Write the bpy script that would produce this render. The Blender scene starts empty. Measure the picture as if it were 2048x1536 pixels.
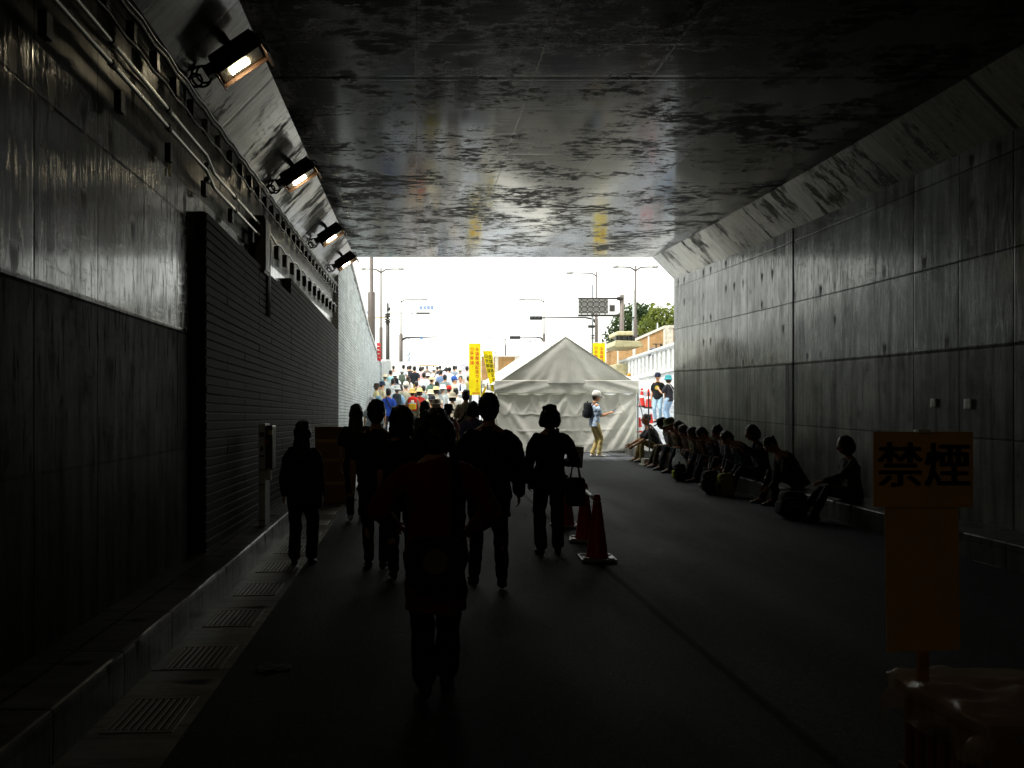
import bpy, bmesh, math, random
from mathutils import Vector, Matrix, noise
R = math.radians
SC = bpy.context.scene
COL = SC.collection
V = Vector

# ------------------------------------------------------------------ camera, sky, sun, exposure
cam = bpy.data.cameras.new("camera")
cam_o = bpy.data.objects.new("camera", cam)
COL.objects.link(cam_o)
cam_o.location = (0, 0, 1.55)
cam_o.rotation_euler = (R(90), 0, 0)
F = 1700.0
cam.sensor_width = 36
cam.lens = F / 2048 * 36
cam.shift_x = 191 / 2048
cam.shift_y = 67 / 2048
cam.clip_start = 0.05
cam.clip_end = 3000
SC.camera = cam_o

SUN_EL, SUN_AZ = 64, -108          # degrees; azimuth from +Y towards +X
world = bpy.data.worlds.new("World")
SC.world = world
world.use_nodes = True
wn = world.node_tree
wn.nodes.clear()
sky = wn.nodes.new("ShaderNodeTexSky")
sky.sky_type = 'NISHITA'
sky.sun_disc = False
sky.sun_elevation = R(SUN_EL)
sky.sun_rotation = R(SUN_AZ)
sky.air_density = 1.0
sky.dust_density = 3.0
mx = wn.nodes.new("ShaderNodeMix")
mx.data_type = 'RGBA'
mx.inputs[0].default_value = 0.85          # high thin overcast: mostly white cloud over the clear sky
mx.inputs[7].default_value = (12.6, 12.9, 11.8, 1)
bg = wn.nodes.new("ShaderNodeBackground")
bg.inputs[1].default_value = 0.12
out = wn.nodes.new("ShaderNodeOutputWorld")
wn.links.new(sky.outputs[0], mx.inputs[6])
wn.links.new(mx.outputs[2], bg.inputs[0])
wn.links.new(bg.outputs[0], out.inputs[0])

sun = bpy.data.lights.new("sun", 'SUN')
sun.energy = 3.2
sun.angle = R(4)
sun.color = (1, 0.96, 0.9)
sun_o = bpy.data.objects.new("sun", sun)
COL.objects.link(sun_o)
d = V((math.sin(R(SUN_AZ)) * math.cos(R(SUN_EL)), math.cos(R(SUN_AZ)) * math.cos(R(SUN_EL)), math.sin(R(SUN_EL))))
sun_o.rotation_euler = (-d).to_track_quat('-Z', 'Y').to_euler()
sun_o.location = (0, 40, 40)

SC.view_settings.view_transform = 'Standard'
SC.view_settings.look = 'None'
SC.view_settings.exposure = 0.6
SC.view_settings.gamma = 1
SC.render.engine = 'CYCLES'
SC.cycles.use_denoising = True
SC.cycles.use_guiding = True
SC.cycles.max_bounces = 10
SC.cycles.diffuse_bounces = 7
SC.cycles.glossy_bounces = 5
SC.cycles.caustics_reflective = True
SC.cycles.sample_clamp_indirect = 4.0

# ------------------------------------------------------------------ helpers
def srgb(h):
    h = h.lstrip('#')
    c = [int(h[i:i + 2], 16) / 255 for i in (0, 2, 4)]
    return tuple(x / 12.92 if x <= .04045 else ((x + .055) / 1.055) ** 2.4 for x in c)

def gz(y):
    """height of the road along the dip: flat under the camera, climbing out past the mouth"""
    if y <= 0: return 0.0
    if y <= 21: return .001 * y * y
    z = .441
    k = (.1 - .042) / 15
    if y <= 36: t = y - 21; return z + .042 * t + .5 * k * t * t
    z += .042 * 15 + .5 * k * 225
    if y <= 48: return z + .1 * (y - 36)
    z += 1.2
    if y <= 62: t = y - 48; return z + .1 * t - .5 * (.1 / 14) * t * t
    return z + .7
PLATEAU = gz(70)

def xat(u, y): return (u - 833) * y / F            # lateral metres of photo column u at distance y
def zat(v, y): return 1.55 + (835 - v) * y / F

def tag(o, label=None, cat=None, group=None, kind=None):
    if label: o['label'] = label
    if cat: o['category'] = cat
    if group: o['group'] = group
    if kind: o['kind'] = kind
    return o

def empty(name, loc=(0, 0, 0), rz=0.0):
    o = bpy.data.objects.new(name, None)
    o.empty_display_size = .2
    o.location = loc
    o.rotation_euler = (0, 0, rz)
    COL.objects.link(o)
    return o

def thing(name, label, cat, loc=(0, 0, 0), rz=0.0, group=None):
    return tag(empty(name, loc, rz), label, cat, group)

def mk(name, bm, mat, parent=None, smooth=False, vox=None, it=3, bevel=None, recalc=True, folds=None):
    if recalc: bmesh.ops.recalc_face_normals(bm, faces=bm.faces)
    me = bpy.data.meshes.new(name)
    bm.to_mesh(me)
    bm.free()
    o = bpy.data.objects.new(name, me)
    COL.objects.link(o)
    if mat: me.materials.append(mat)
    if smooth:
        me.polygons.foreach_set('use_smooth', [True] * len(me.polygons))
    if vox:
        m = o.modifiers.new('remesh', 'REMESH')
        m.mode = 'VOXEL'; m.voxel_size = vox; m.use_smooth_shade = True
        s = o.modifiers.new('smooth', 'SMOOTH'); s.factor = .5; s.iterations = it
    if bevel:
        b = o.modifiers.new('bevel', 'BEVEL'); b.width = bevel; b.segments = 2; b.limit_method = 'ANGLE'
    if folds:
        m = o.modifiers.new('folds', 'DISPLACE'); m.texture = folds[0]; m.strength = folds[1]; m.mid_level = .5; m.texture_coords = 'LOCAL'
    if parent: o.parent = parent
    return o

FOLDS = bpy.data.textures.new('cloth_folds', 'CLOUDS'); FOLDS.noise_scale = .11; FOLDS.noise_depth = 2
TUFTS = bpy.data.textures.new('hair_tufts', 'CLOUDS'); TUFTS.noise_scale = .035; TUFTS.noise_depth = 2
def box(bm, c, s, rot=None):
    M = Matrix.Translation(V(c)) @ (rot.to_4x4() if rot else Matrix()) @ Matrix.Diagonal((s[0], s[1], s[2], 1))
    return bmesh.ops.create_cube(bm, size=1, matrix=M)

def frame(d, ref=None):
    d = d.normalized()
    r = V(ref) if ref is not None else (V((0, 0, 1)) if abs(d.z) < .9 else V((0, 1, 0)))
    x = r.cross(d)
    if x.length < 1e-5: x = V((1, 0, 0)).cross(d)
    x.normalize()
    return x, d.cross(x).normalized()

def loft(bm, rings, closed=True):
    vs = [[bm.verts.new(p) for p in r] for r in rings]
    n = len(vs[0])
    for a, b in zip(vs, vs[1:]):
        for i in range(n):
            j = (i + 1) % n
            bm.faces.new((a[i], a[j], b[j], b[i]))
    if closed:
        bm.faces.new(list(reversed(vs[0])))
        bm.faces.new(vs[-1])

def tube(bm, pts, rads, n=10, ref=None, rnd=True):
    """tapered tube with elliptical sections (rads: r or (rx, ry)), rounded ends"""
    pts = [V(p) for p in pts]
    if not isinstance(rads, (list, tuple)): rads = [rads] * len(pts)
    rads = [(r, r) if not isinstance(r, tuple) else r for r in rads]
    rings = []
    fr = []
    for i, p in enumerate(pts):
        dd = (pts[min(i + 1, len(pts) - 1)] - pts[max(i - 1, 0)]).normalized()
        if i == 0: x, y = frame(dd, ref)
        else:
            x = fr[-1][0] - dd * fr[-1][0].dot(dd)      # carry the section frame along, so nothing twists
            x.normalize(); y = dd.cross(x)
        fr.append((x, y))
        rx, ry = rads[i]
        rings.append([p + x * (rx * math.cos(2 * math.pi * k / n)) + y * (ry * math.sin(2 * math.pi * k / n)) for k in range(n)])
    if rnd:
        def cap(i, j):
            dd = (pts[i] - pts[j]).normalized()
            r = min(rads[i])
            x, y = fr[i]
            o = []
            for q, f in ((.5, .86), (.85, .5)):
                c = pts[i] + dd * (r * q)
                o.append([c + x * (rads[i][0] * f * math.cos(2 * math.pi * k / n)) + y * (rads[i][1] * f * math.sin(2 * math.pi * k / n)) for k in range(n)])
            return o
        rings = list(reversed(cap(0, 1))) + rings + cap(-1, -2)
    loft(bm, rings)

def ell(bm, c, r, M=None, u=16, v=10):
    T = Matrix.Translation(V(c)) @ (M.to_4x4() if M else Matrix()) @ Matrix.Diagonal((r[0], r[1], r[2], 1))
    bmesh.ops.create_uvsphere(bm, u_segments=u, v_segments=v, radius=1, matrix=T)

def cyl(bm, p0, p1, r0, r1=None, n=12):
    p0, p1 = V(p0), V(p1)
    tube(bm, [p0, p1], [r0, r0 if r1 is None else r1], n=n, rnd=False)

def prism(bm, poly, axis, a, b):
    """extrude a 2-D polygon along axis (0,1,2) from a to b"""
    def P(t, p):
        q = list(p); q.insert(axis, t); return V(q)
    loft(bm, [[P(a, p) for p in poly], [P(b, p) for p in poly]])

def sweep(bm, prof, ys, zf=gz):
    """sweep a closed (X, h) polygon along the road's profile; uv = (Y, h or X)"""
    loft(bm, [[V((x, y, zf(y) + h)) for x, h in prof] for y in ys])

def road_uv(bm, zf=gz):
    uv = bm.loops.layers.uv.verify()
    bm.normal_update()
    for f in bm.faces:
        for l in f.loops:
            c = l.vert.co
            h = c.z - zf(c.y)
            if abs(f.normal.y) > .7: l[uv].uv = (c.x, h)
            elif abs(f.normal.x) > .9: l[uv].uv = (c.y, h)
            elif abs(f.normal.z) > .9: l[uv].uv = (c.y, c.x)
            else: l[uv].uv = (c.y, h * 1.414 + 20)

# ------------------------------------------------------------------ materials
class NT:
    def __init__(s, name):
        s.m = bpy.data.materials.new(name)
        s.m.use_nodes = True
        s.t = s.m.node_tree
        s.b = s.t.nodes['Principled BSDF']
        s.out = s.t.nodes['Material Output']
    def n(s, kind): return s.t.nodes.new('ShaderNode' + kind)
    def put(s, sock, v):
        if v is None: return
        if isinstance(v, bpy.types.NodeSocket): s.t.links.new(v, sock)
        else: sock.default_value = v
    def f(s, op, a, b=None, c=None, clamp=False):
        x = s.n('Math'); x.operation = op; x.use_clamp = clamp
        s.put(x.inputs[0], a); s.put(x.inputs[1], b); s.put(x.inputs[2], c)
        return x.outputs[0]
    def mul(s, a, b): return s.f('MULTIPLY', a, b)
    def add(s, a, b): return s.f('ADD', a, b)
    def sub(s, a, b): return s.f('SUBTRACT', a, b)
    def rng(s, v, a, b, c=0.0, d=1.0, smooth=True):
        x = s.n('MapRange'); x.interpolation_type = 'SMOOTHSTEP' if smooth else 'LINEAR'
        s.put(x.inputs[0], v)
        for i, q in zip((1, 2, 3, 4), (a, b, c, d)): s.put(x.inputs[i], q)
        return x.outputs[0]
    def vec(s, x=0.0, y=0.0, z=0.0):
        c = s.n('CombineXYZ'); s.put(c.inputs[0], x); s.put(c.inputs[1], y); s.put(c.inputs[2], z)
        return c.outputs[0]
    def noise(s, vec, scale=1.0, detail=4.0, rough=.55, dist=0.0):
        x = s.n('TexNoise'); s.put(x.inputs['Vector'], vec)
        x.inputs['Scale'].default_value = scale; x.inputs['Detail'].default_value = detail
        x.inputs['Roughness'].default_value = rough; x.inputs['Distortion'].default_value = dist
        return x.outputs[0]
    def white(s, vec):
        x = s.n('TexWhiteNoise'); x.noise_dimensions = '3D'; s.put(x.inputs['Vector'], vec); return x.outputs[0]
    def uv(s):
        x = s.n('UVMap'); sp = s.n('SeparateXYZ'); s.t.links.new(x.outputs[0], sp.inputs[0]); return sp.outputs[0], sp.outputs[1]
    def obj(s):
        x = s.n('TexCoord'); sp = s.n('SeparateXYZ'); s.t.links.new(x.outputs['Object'], sp.inputs[0])
        return x.outputs['Object'], sp.outputs
    def mix(s, f, a, b):
        x = s.n('Mix'); x.data_type = 'RGBA'; s.put(x.inputs[0], f)
        for i, c in ((6, a), (7, b)): s.put(x.inputs[i], (*c[:3], 1) if isinstance(c, (tuple, list)) else c)
        return x.outputs[2]
    def mixf(s, f, a, b):
        x = s.n('Mix'); x.data_type = 'FLOAT'; s.put(x.inputs[0], f); s.put(x.inputs[2], a); s.put(x.inputs[3], b)
        return x.outputs[0]
    def scale(s, col, k):
        x = s.n('VectorMath'); x.operation = 'SCALE'
        s.put(x.inputs[0], col[:3] if isinstance(col, (tuple, list)) else col); s.put(x.inputs[3], k); return x.outputs[0]
    def bump(s, h, dist=.01, st=.5):
        x = s.n('Bump'); x.inputs['Strength'].default_value = st; x.inputs['Distance'].default_value = dist
        s.put(x.inputs['Height'], h); s.t.links.new(x.outputs[0], s.b.inputs['Normal'])
    def set(s, **k):
        al = dict(col='Base Color', rough='Roughness', metal='Metallic', spec='Specular IOR Level', coat='Coat Weight', coatr='Coat Roughness',
                  trans='Transmission Weight', alpha='Alpha', emit='Emission Color', es='Emission Strength', sheen='Sheen Weight')
        for q, v in k.items():
            if isinstance(v, (tuple, list)): v = (*v[:3], 1)
            s.put(s.b.inputs[al[q]], v)
        return s

_mc = {}
def plain(name, col, rough=.6, metal=0.0, var=.18, sc=6.0, spec=.4, bump=0.0):
    """a solid colour with slight procedural wear, so nothing is perfectly uniform"""
    key = (name, tuple(col), rough)
    if key in _mc: return _mc[key]
    t = NT(name)
    o, _ = t.obj()
    nz = t.noise(o, sc, 5)
    nf = t.noise(o, sc * 12, 2)
    k = t.add(t.rng(nz, .3, .7, 1 - var, 1 + var * .6), t.mul(t.sub(nf, .5), var))
    t.set(col=t.scale(col, k), rough=t.rng(nz, .25, .75, rough - .08, min(1, rough + .1)), metal=metal, spec=spec)
    if bump: t.bump(nf, .004, bump)
    _mc[key] = t.m
    return t.m

def cloth(hexcol, kind='cloth'):
    """woven garment: soft folds in the bump, colour darker in the fold troughs and lighter on the crests"""
    key = (kind, hexcol)
    if key in _mc: return _mc[key]
    t = NT(kind)
    o, s = t.obj()
    folds = t.noise(t.vec(t.mul(s[0], 9), t.mul(s[1], 9), t.mul(s[2], 4)), 1, 3, .5, 1.2)
    fine = t.noise(o, 60, 2)
    c = srgb(hexcol)
    t.set(col=t.scale(c, t.add(t.rng(folds, .3, .7, .85, 1.1), t.mul(t.sub(fine, .5), .12))), rough=.85, spec=.2)
    t.bump(folds, .03, .7)
    _mc[key] = t.m
    return t.m

def striped(name, base, row, length, mortar, bumpd=.02, rough=.8):
    t = NT(name)
    u, v = t.uv()
    b = t.n('TexBrick')
    t.put(b.inputs['Vector'], t.vec(u, v, 0))
    b.inputs['Color1'].default_value = (1, 1, 1, 1); b.inputs['Color2'].default_value = (.82, .82, .82, 1); b.inputs['Mortar'].default_value = (mortar,) * 3 + (1,)
    b.inputs['Scale'].default_value = 1; b.inputs['Mortar Size'].default_value = .008; b.inputs['Mortar Smooth'].default_value = .2
    b.inputs['Brick Width'].default_value = length; b.inputs['Row Height'].default_value = row
    nz = t.noise(t.vec(u, v, 0), 1.3, 5)
    st = t.noise(t.vec(t.mul(u, 7), t.mul(v, .5), 0), 1, 4)
    k = t.mul(t.rng(nz, .3, .7, .85, 1.1), t.rng(st, .3, .7, .88, 1.06))
    t.set(col=t.scale(t.mix(1.0, base, base), k), rough=rough)
    m = t.n('Mix'); m.data_type = 'RGBA'; m.blend_type = 'MULTIPLY'; m.inputs[0].default_value = 1
    t.put(m.inputs[6], t.scale(base, k)); t.t.links.new(b.outputs[0], m.inputs[7])
    t.set(col=m.outputs[2], spec=.15)
    t.bump(t.add(t.sub(1.0, b.outputs['Fac']), t.mul(nz, .3)), bumpd, .8)
    return t.m

def concrete_wall(name, base=(.26, .26, .25), lift=2.25, seed=0.0, low=.5, gloss=.2, lowr=.55, lows=.4, ups=.8, top=9.0):
    """board-marked cast wall: panel joints, tie holes with drip stains, a smooth glossy upper lift over a rougher lower one"""
    t = NT(name)
    u, v = t.uv()
    u = t.add(u, seed)
    P2 = t.vec(u, v, seed)
    n1 = t.noise(P2, .8, 6, .6)
    n2 = t.noise(t.vec(t.mul(u, 9), t.mul(v, .55), seed), 1, 5, .6)
    n3 = t.noise(t.vec(t.mul(u, 45), t.mul(v, 5), seed), 1, 3, .6)
    grain = t.noise(P2, 30, 3, .6)
    blot = t.noise(t.vec(t.mul(u, 3.2), t.mul(v, 2.0), seed + 3), 1, 6, .7)
    wob = t.mul(t.sub(n2, .5), .02)
    pu, pv = .91, 1.03
    a = t.f('DIVIDE', t.add(u, wob), pu)
    fu = t.f('ABSOLUTE', t.sub(t.f('FRACT', a), .5))
    ru = t.white(t.vec(t.f('ROUND', a), 7.3, seed))
    ju = t.mul(t.rng(fu, .482, .496), t.rng(ru, .2, .75, .25, 1.0))
    bq = t.f('DIVIDE', t.sub(t.add(v, t.mul(wob, .6)), .19), pv)
    fv = t.f('ABSOLUTE', t.sub(t.f('FRACT', bq), .5))
    rv = t.white(t.vec(t.f('ROUND', bq), 3.1, seed))
    jv = t.mul(t.rng(fv, .484, .496), t.rng(rv, .1, .6, .35, 1.0))
    big = t.rng(t.f('ABSOLUTE', t.sub(v, lift)), .012, .03, 1.0, 0.0)
    joint = t.f('MAXIMUM', t.f('MAXIMUM', ju, jv), big)
    pan = t.white(t.vec(t.f('FLOOR', a), t.f('FLOOR', bq), seed))
    # tie holes with drips below
    cu, cv = t.f('DIVIDE', u, .455), t.f('DIVIDE', t.sub(v, .45), .515)
    rt = t.white(t.vec(t.f('FLOOR', cu), t.f('FLOOR', cv), seed + 5))
    dx = t.f('ABSOLUTE', t.sub(t.f('FRACT', cu), .5))
    dy = t.f('FRACT', cv)
    w = t.add(.04, t.mul(rt, .13))
    w = t.mul(w, t.rng(dy, .3, .76, .22, 1.0))
    tie = t.mul(t.rng(t.add(dx, t.mul(t.sub(n3, .5), .08)), t.mul(w, .5), w, 1.0, 0.0), t.mul(t.rng(dy, t.sub(.5, t.mul(rt, .45)), .72), t.rng(t.add(dy, t.mul(t.sub(n3, .5), .1)), .74, .92, 1.0, 0.0)))
    tie = t.mul(tie, t.rng(rt, .45, .85, .1, 1.0))
    tie = t.mul(tie, t.rng(v, lift - .01, lift + .01, .3, 1.0))
    dark = t.rng(blot, .52, .68)
    up = t.rng(v, lift - .005, lift + .005)
    runs = t.rng(n2, .42, .72)
    stain = t.f('MAXIMUM', t.mul(tie, .97), t.mul(dark, t.mul(runs, .75)))
    k = t.mul(t.mul(t.rng(n1, .3, .7, .55, 1.3), t.rng(n2, .25, .75, .6, 1.25)), t.rng(pan, 0, 1, .68, 1.15, False))
    k = t.mul(k, t.mul(t.rng(grain, .3, .7, .9, 1.06), t.sub(1.0, t.mul(joint, .78))))
    k = t.mul(k, t.sub(1.0, t.mul(stain, .82)))
    k = t.mul(k, t.mixf(up, low, 1.0))
    yel = t.rng(t.noise(t.vec(t.mul(u, .7), t.mul(v, .6), seed + 9), 1, 3), .55, .75)
    t.set(col=t.scale(t.mix(t.mul(yel, .4), base, (base[0] * 1.05, base[1] * .98, base[2] * .7)), k))
    crack = t.f('MAXIMUM', t.rng(t.noise(t.vec(t.mul(u, 26), t.mul(v, 2.6), seed + 1), 1, 7, .75), .52, .62), t.rng(t.noise(t.vec(t.mul(u, 5), t.mul(v, 34), seed + 6), 1, 5, .7), .57, .66, 0.0, .4))
    r = t.add(t.mixf(up, lowr, gloss), t.mul(t.sub(n1, .5), .08))
    r = t.add(r, t.add(t.mul(t.sub(n2, .5), .07), t.mul(t.f('MAXIMUM', stain, t.mul(crack, .6)), .35)))
    r = t.add(r, t.add(t.mul(pan, .03), t.mul(t.rng(v, top - .01, top + .01), .28)))
    t.set(rough=t.f('MINIMUM', t.f('MAXIMUM', r, .06), 1.0), spec=t.mul(t.mul(t.mixf(up, lows, ups), t.mul(t.rng(n2, .3, .7, .4, 1.25), t.mul(t.rng(blot, .35, .6, 1.2, .7), t.mul(t.rng(pan, 0, 1, .7, 1.15, False), t.rng(v, top - .01, top + .01, 1.0, .25))))), t.sub(1.0, t.mul(t.f('MAXIMUM', t.f('MAXIMUM', stain, joint), t.mul(crack, .55)), .9))))
    hgt = t.sub(t.add(t.mul(n2, .25), t.mul(n1, .6)), t.add(t.mul(joint, .8), t.mul(tie, .4)))
    t.bump(t.add(t.sub(hgt, t.mul(crack, .3)), t.mul(n3, .2)), .006, .25)
    return t.m

def concrete_soffit(name, base=(.3, .3, .29), seed=0.0, stretch=True, patchy=.5, gloss=.07, sp=1.0):
    """cast soffit: board grain across the tunnel, glossy skin with dull damp blotches"""
    t = NT(name)
    u, v = t.uv()
    a, b = (7.5, 3.4) if stretch else (5.0, 1.5)
    vx = lambda k, z: t.vec(t.mul(u, a * k), t.mul(v, b * k), z)
    big = t.noise(t.vec(t.mul(u, .22), t.mul(v, .38), seed), 1, 3, .5)
    clus = t.noise(t.vec(t.mul(u, 1.1), t.mul(v, .8), seed + 8), 1, 5, .65)
    n1 = t.noise(vx(1, seed), 1, 9, .78)
    n2 = t.noise(t.vec(t.mul(u, 22 if stretch else 12), t.mul(v, 1.6 if stretch else 1.0), seed), 1, 4, .6)
    fine = t.noise(vx(9, seed + 2), 1, 4, .65)
    thr = t.rng(big, .3, .7, .585, .47)
    patch = t.mul(t.rng(t.sub(n1, t.sub(thr, .04 if stretch else .0)), -.012, .03), t.rng(clus, .43, .54, .06, 1.0))
    patch = t.f('MAXIMUM', patch, t.mul(t.rng(fine, .52, .64), t.mul(t.rng(clus, .4, .55), .85)))
    # joints: across every 6.2 m, along every 1.82 m, faint board sheets
    ja = t.f('DIVIDE', t.add(u, 3.4), 6.2)
    fa = t.f('ABSOLUTE', t.sub(t.f('FRACT', ja), .5))
    j1 = t.rng(fa, .4925, .4955)
    fb = t.f('ABSOLUTE', t.sub(t.f('FRACT', t.f('DIVIDE', t.add(v, t.mul(t.sub(n1, .5), .04)), 1.25)), .5))
    j2 = t.mul(t.rng(fb, .489, .497), t.rng(n1, .4, .6, .45, 1.0))
    fc = t.f('ABSOLUTE', t.sub(t.f('FRACT', t.f('DIVIDE', u, .91)), .5))
    j3 = t.mul(t.rng(fc, .485, .497), .6)
    j = t.f('MAXIMUM', j1, t.f('MAXIMUM', j2, j3))
    sheet = t.white(t.vec(t.f('FLOOR', t.f('DIVIDE', u, .91)), t.f('FLOOR', t.f('DIVIDE', v, 1.25)), seed))
    dull = t.mul(patch, patchy * 1.6)
    k = t.mul(t.rng(n1, .3, .7, .85, 1.1), t.mul(t.rng(n2, .3, .7, .8, 1.12), t.rng(sheet, 0, 1, .85, 1.08, False)))
    k = t.mul(k, t.mul(t.sub(1.0, t.mul(j, .75)), t.sub(1.0, t.mul(patch, .7))))
    t.set(col=t.scale(base, k))
    r = t.add(gloss, t.add(t.mul(sheet, .05), t.mul(t.rng(big, .3, .7), .05)))
    r = t.add(r, t.add(t.mul(t.sub(n2, .5), .08), t.mul(patch, .35)))
    t.set(rough=t.f('MAXIMUM', r, .055), spec=t.mul(t.mul(sp, t.mul(t.rng(n2, .3, .7, .55, 1.2), t.rng(sheet, 0, 1, .65, 1.2, False))), t.mul(t.sub(1.0, t.mul(patch, .96)), t.sub(1.0, t.mul(j, .8)))))
    t.bump(t.sub(t.mul(n2, .3), j), .006, .14)
    return t.m

def asphalt(name, base=.045, seam=None):
    t = NT(name)
    o, s = t.obj()
    g = t.noise(o, 90, 3, .7)
    m = t.noise(t.vec(t.mul(s[0], .9), t.mul(s[1], .25), 0), 1, 4)
    k = t.mul(t.rng(g, .35, .65, .3, 1.9), t.rng(m, .3, .7, .85, 1.15))
    k = t.mul(k, t.mul(t.rng(t.noise(o, 28, 4, .7), .3, .7, .6, 1.4), t.rng(t.noise(t.vec(t.mul(s[0], 2.2), t.mul(s[1], .06), 3), 1, 3), .35, .65, .75, 1.25)))
    sp = t.rng(t.noise(o, 70, 1), .66, .72)
    if seam is not None:
        q = t.f('ABSOLUTE', t.sub(t.add(s[0], t.mul(t.sub(m, .5), .05)), seam))
        sm = t.rng(q, .015, .055, .3, 1.0)
        k = t.mul(k, t.mul(sm, t.rng(t.sub(s[0], seam), -.02, .02, .8, 1.2)))
    t.set(col=t.scale((base, base * 1.08, base * 1.18), t.add(k, t.mul(sp, 2.5))), rough=t.rng(m, .3, .7, .7, .86), spec=.18)
    t.bump(g, .008, .8)
    if seam is not None: t.set(spec=t.mul(t.mul(sm, .18), t.rng(t.sub(s[0], seam), -.02, .02, .8, 1.25)))
    return t.m

def glow(name, col, st):
    t = NT(name); t.set(col=(.8, .8, .8), emit=col, es=st); return t.m

STEEL = plain('galvanised_steel', (.34, .35, .36), .42, .85, sc=9)
DARKSTEEL = plain('dark_painted_steel', srgb('#3a3734'), .5, .2)
BLACKM = plain('black_plastic', (.02, .02, .021), .5)
WHITEP = plain('white_paint', (.78, .78, .76), .5)
SKIN = plain('skin', srgb('#c9946f'), .55, var=.1)
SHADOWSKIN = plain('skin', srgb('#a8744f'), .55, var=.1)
# ------------------------------------------------------------------ ground, road, gutters, kerbs
def stations(a, b, step=1.0):
    n = max(1, int(round((b - a) / step)))
    return [a + (b - a) * i / n for i in range(n + 1)]

MOUTH = 21.0
GROUND = plain('bare_earth', (.22, .2, .16), .9, var=.3, sc=.4)
bm = bmesh.new()
for x0, x1, y0, y1 in ((-900, -2.6, -80, 62), (11.6, 900, -80, 62), (-900, 900, 62, 1500)):
    bmesh.ops.create_grid(bm, x_segments=1, y_segments=1, size=.5, matrix=Matrix.Translation(((x0 + x1) / 2, (y0 + y1) / 2, PLATEAU - .02)) @ Matrix.Diagonal((x1 - x0, y1 - y0, 1, 1)))
tag(mk('ground', bm, GROUND), kind='structure')

def sheet(name, xs, ys, mat, dz=0.0, zf=gz):
    bm = bmesh.new()
    g = [[bm.verts.new((x, y, zf(y) + dz)) for x in xs] for y in ys]
    for r0, r1 in zip(g, g[1:]):
        for i in range(len(xs) - 1): bm.faces.new((r0[i], r0[i + 1], r1[i + 1], r1[i]))
    return tag(mk(name, bm, mat, smooth=True), kind='structure')

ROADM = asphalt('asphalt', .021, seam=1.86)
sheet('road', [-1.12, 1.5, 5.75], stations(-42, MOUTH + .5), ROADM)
sheet('road', [-1.12, 2, 6.4], stations(MOUTH + .5, 26), asphalt('spill_lit_asphalt', .07))  # paler than the inner road: daylight spill put into the colour
sheet('road', [-1.9, 2, 6.4], stations(26, 62) + [70, 140], asphalt('daylit_asphalt', .34), dz=.0)  # palest copy of the road: open daylight put into the colour
def rz_(y): return gz(MOUTH) + max(0, min(.135 * (y - 22.5), PLATEAU - gz(MOUTH) + .004))
bm = bmesh.new()
ys = stations(MOUTH + .02, 62)
loft(bm, [[V((6.4, y, gz(y) - .5)), V((6.4, y, rz_(y))), V((11.0, y, rz_(y))), V((11.0, y, gz(y) - .5))] for y in ys])
tag(mk('side_ramp', bm, asphalt('ramp_asphalt', .2)), kind='structure')

GUT = concrete_wall('gutter_concrete', (.21, .207, .185), lift=-5, seed=4.0, gloss=.3, ups=.5)
bm = bmesh.new()
sweep(bm, [(-1.6, -.2), (-1.12, -.2), (-1.12, .012), (-1.6, .004)], stations(-42, 60))
road_uv(bm)
tag(mk('gutter', bm, GUT), kind='structure')
KERBM = concrete_wall('kerb_concrete', (.1, .1, .09), lift=-5, seed=9.0, gloss=.3, ups=.35)
def kerb(x0, x1, h, y0, y1, edge):
    bm = bmesh.new()
    c = .02
    if edge > 0: prof = [(x0, -.2), (x1, -.2), (x1, h - c), (x1 - c * .3, h - c * .3), (x1 - c, h), (x0, h)]
    else: prof = [(x0, -.2), (x1, -.2), (x1, h), (x0 + c, h), (x0 + c * .3, h - c * .3), (x0, h - c)]
    sweep(bm, prof, stations(y0, y1, .5))
    rnd = random.Random(5)
    for v in bm.verts:      # slightly chipped arris
        if v.co.z - gz(v.co.y) > h - .03: v.co.z += rnd.uniform(-.0012, .001); v.co.x += rnd.uniform(-.001, .001)
    road_uv(bm)
    return tag(mk('kerb', bm, KERBM, smooth=False), kind='structure')
kerb(-2.05, -1.6, .25, -42, MOUTH + 24, 1)
kerb(5.75, 6.36, .27, -42, 23.4, -1)

# cast iron grates in the left gutter, one every metre
IRON = plain('cast_iron', (.175, .172, .155), .38, .1)
SLOT = plain('dark_slot', (.012, .012, .012), .9)
def grate(y, label):
    bm = bmesh.new()
    for s in (-1, 1):
        box(bm, (0, s * .24, .0), (.36, .03, .01)); box(bm, (s * .165, 0, .0), (.03, .45, .01))
    for i in range(8):
        box(bm, (-.13 + i * .0372, 0, 0), (.024, .45, .01))
    o = mk('drain_grate', bm, IRON, bevel=.003)
    o.location = (-1.36, y, gz(y) + .008)
    o.rotation_euler = (math.atan(.002 * max(0, y)), -.0167, 0)
    bm = bmesh.new(); box(bm, (0, 0, .0012), (.31, .45, .0015)); mk('slot_shadow', bm, SLOT, o)
    tag(o, label, 'drain grate', 'drain grates along the gutter')
gl = ['nearest', 'second', 'third', 'fourth', 'fifth', 'sixth', 'seventh', 'eighth', 'ninth', 'tenth', 'eleventh', 'twelfth', 'thirteenth', 'fourteenth']
for i in range(14):
    grate(4.36 + i * 1.0, 'slotted iron drain grate in the gutter strip, %s of its row from the near end' % gl[i])

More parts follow.
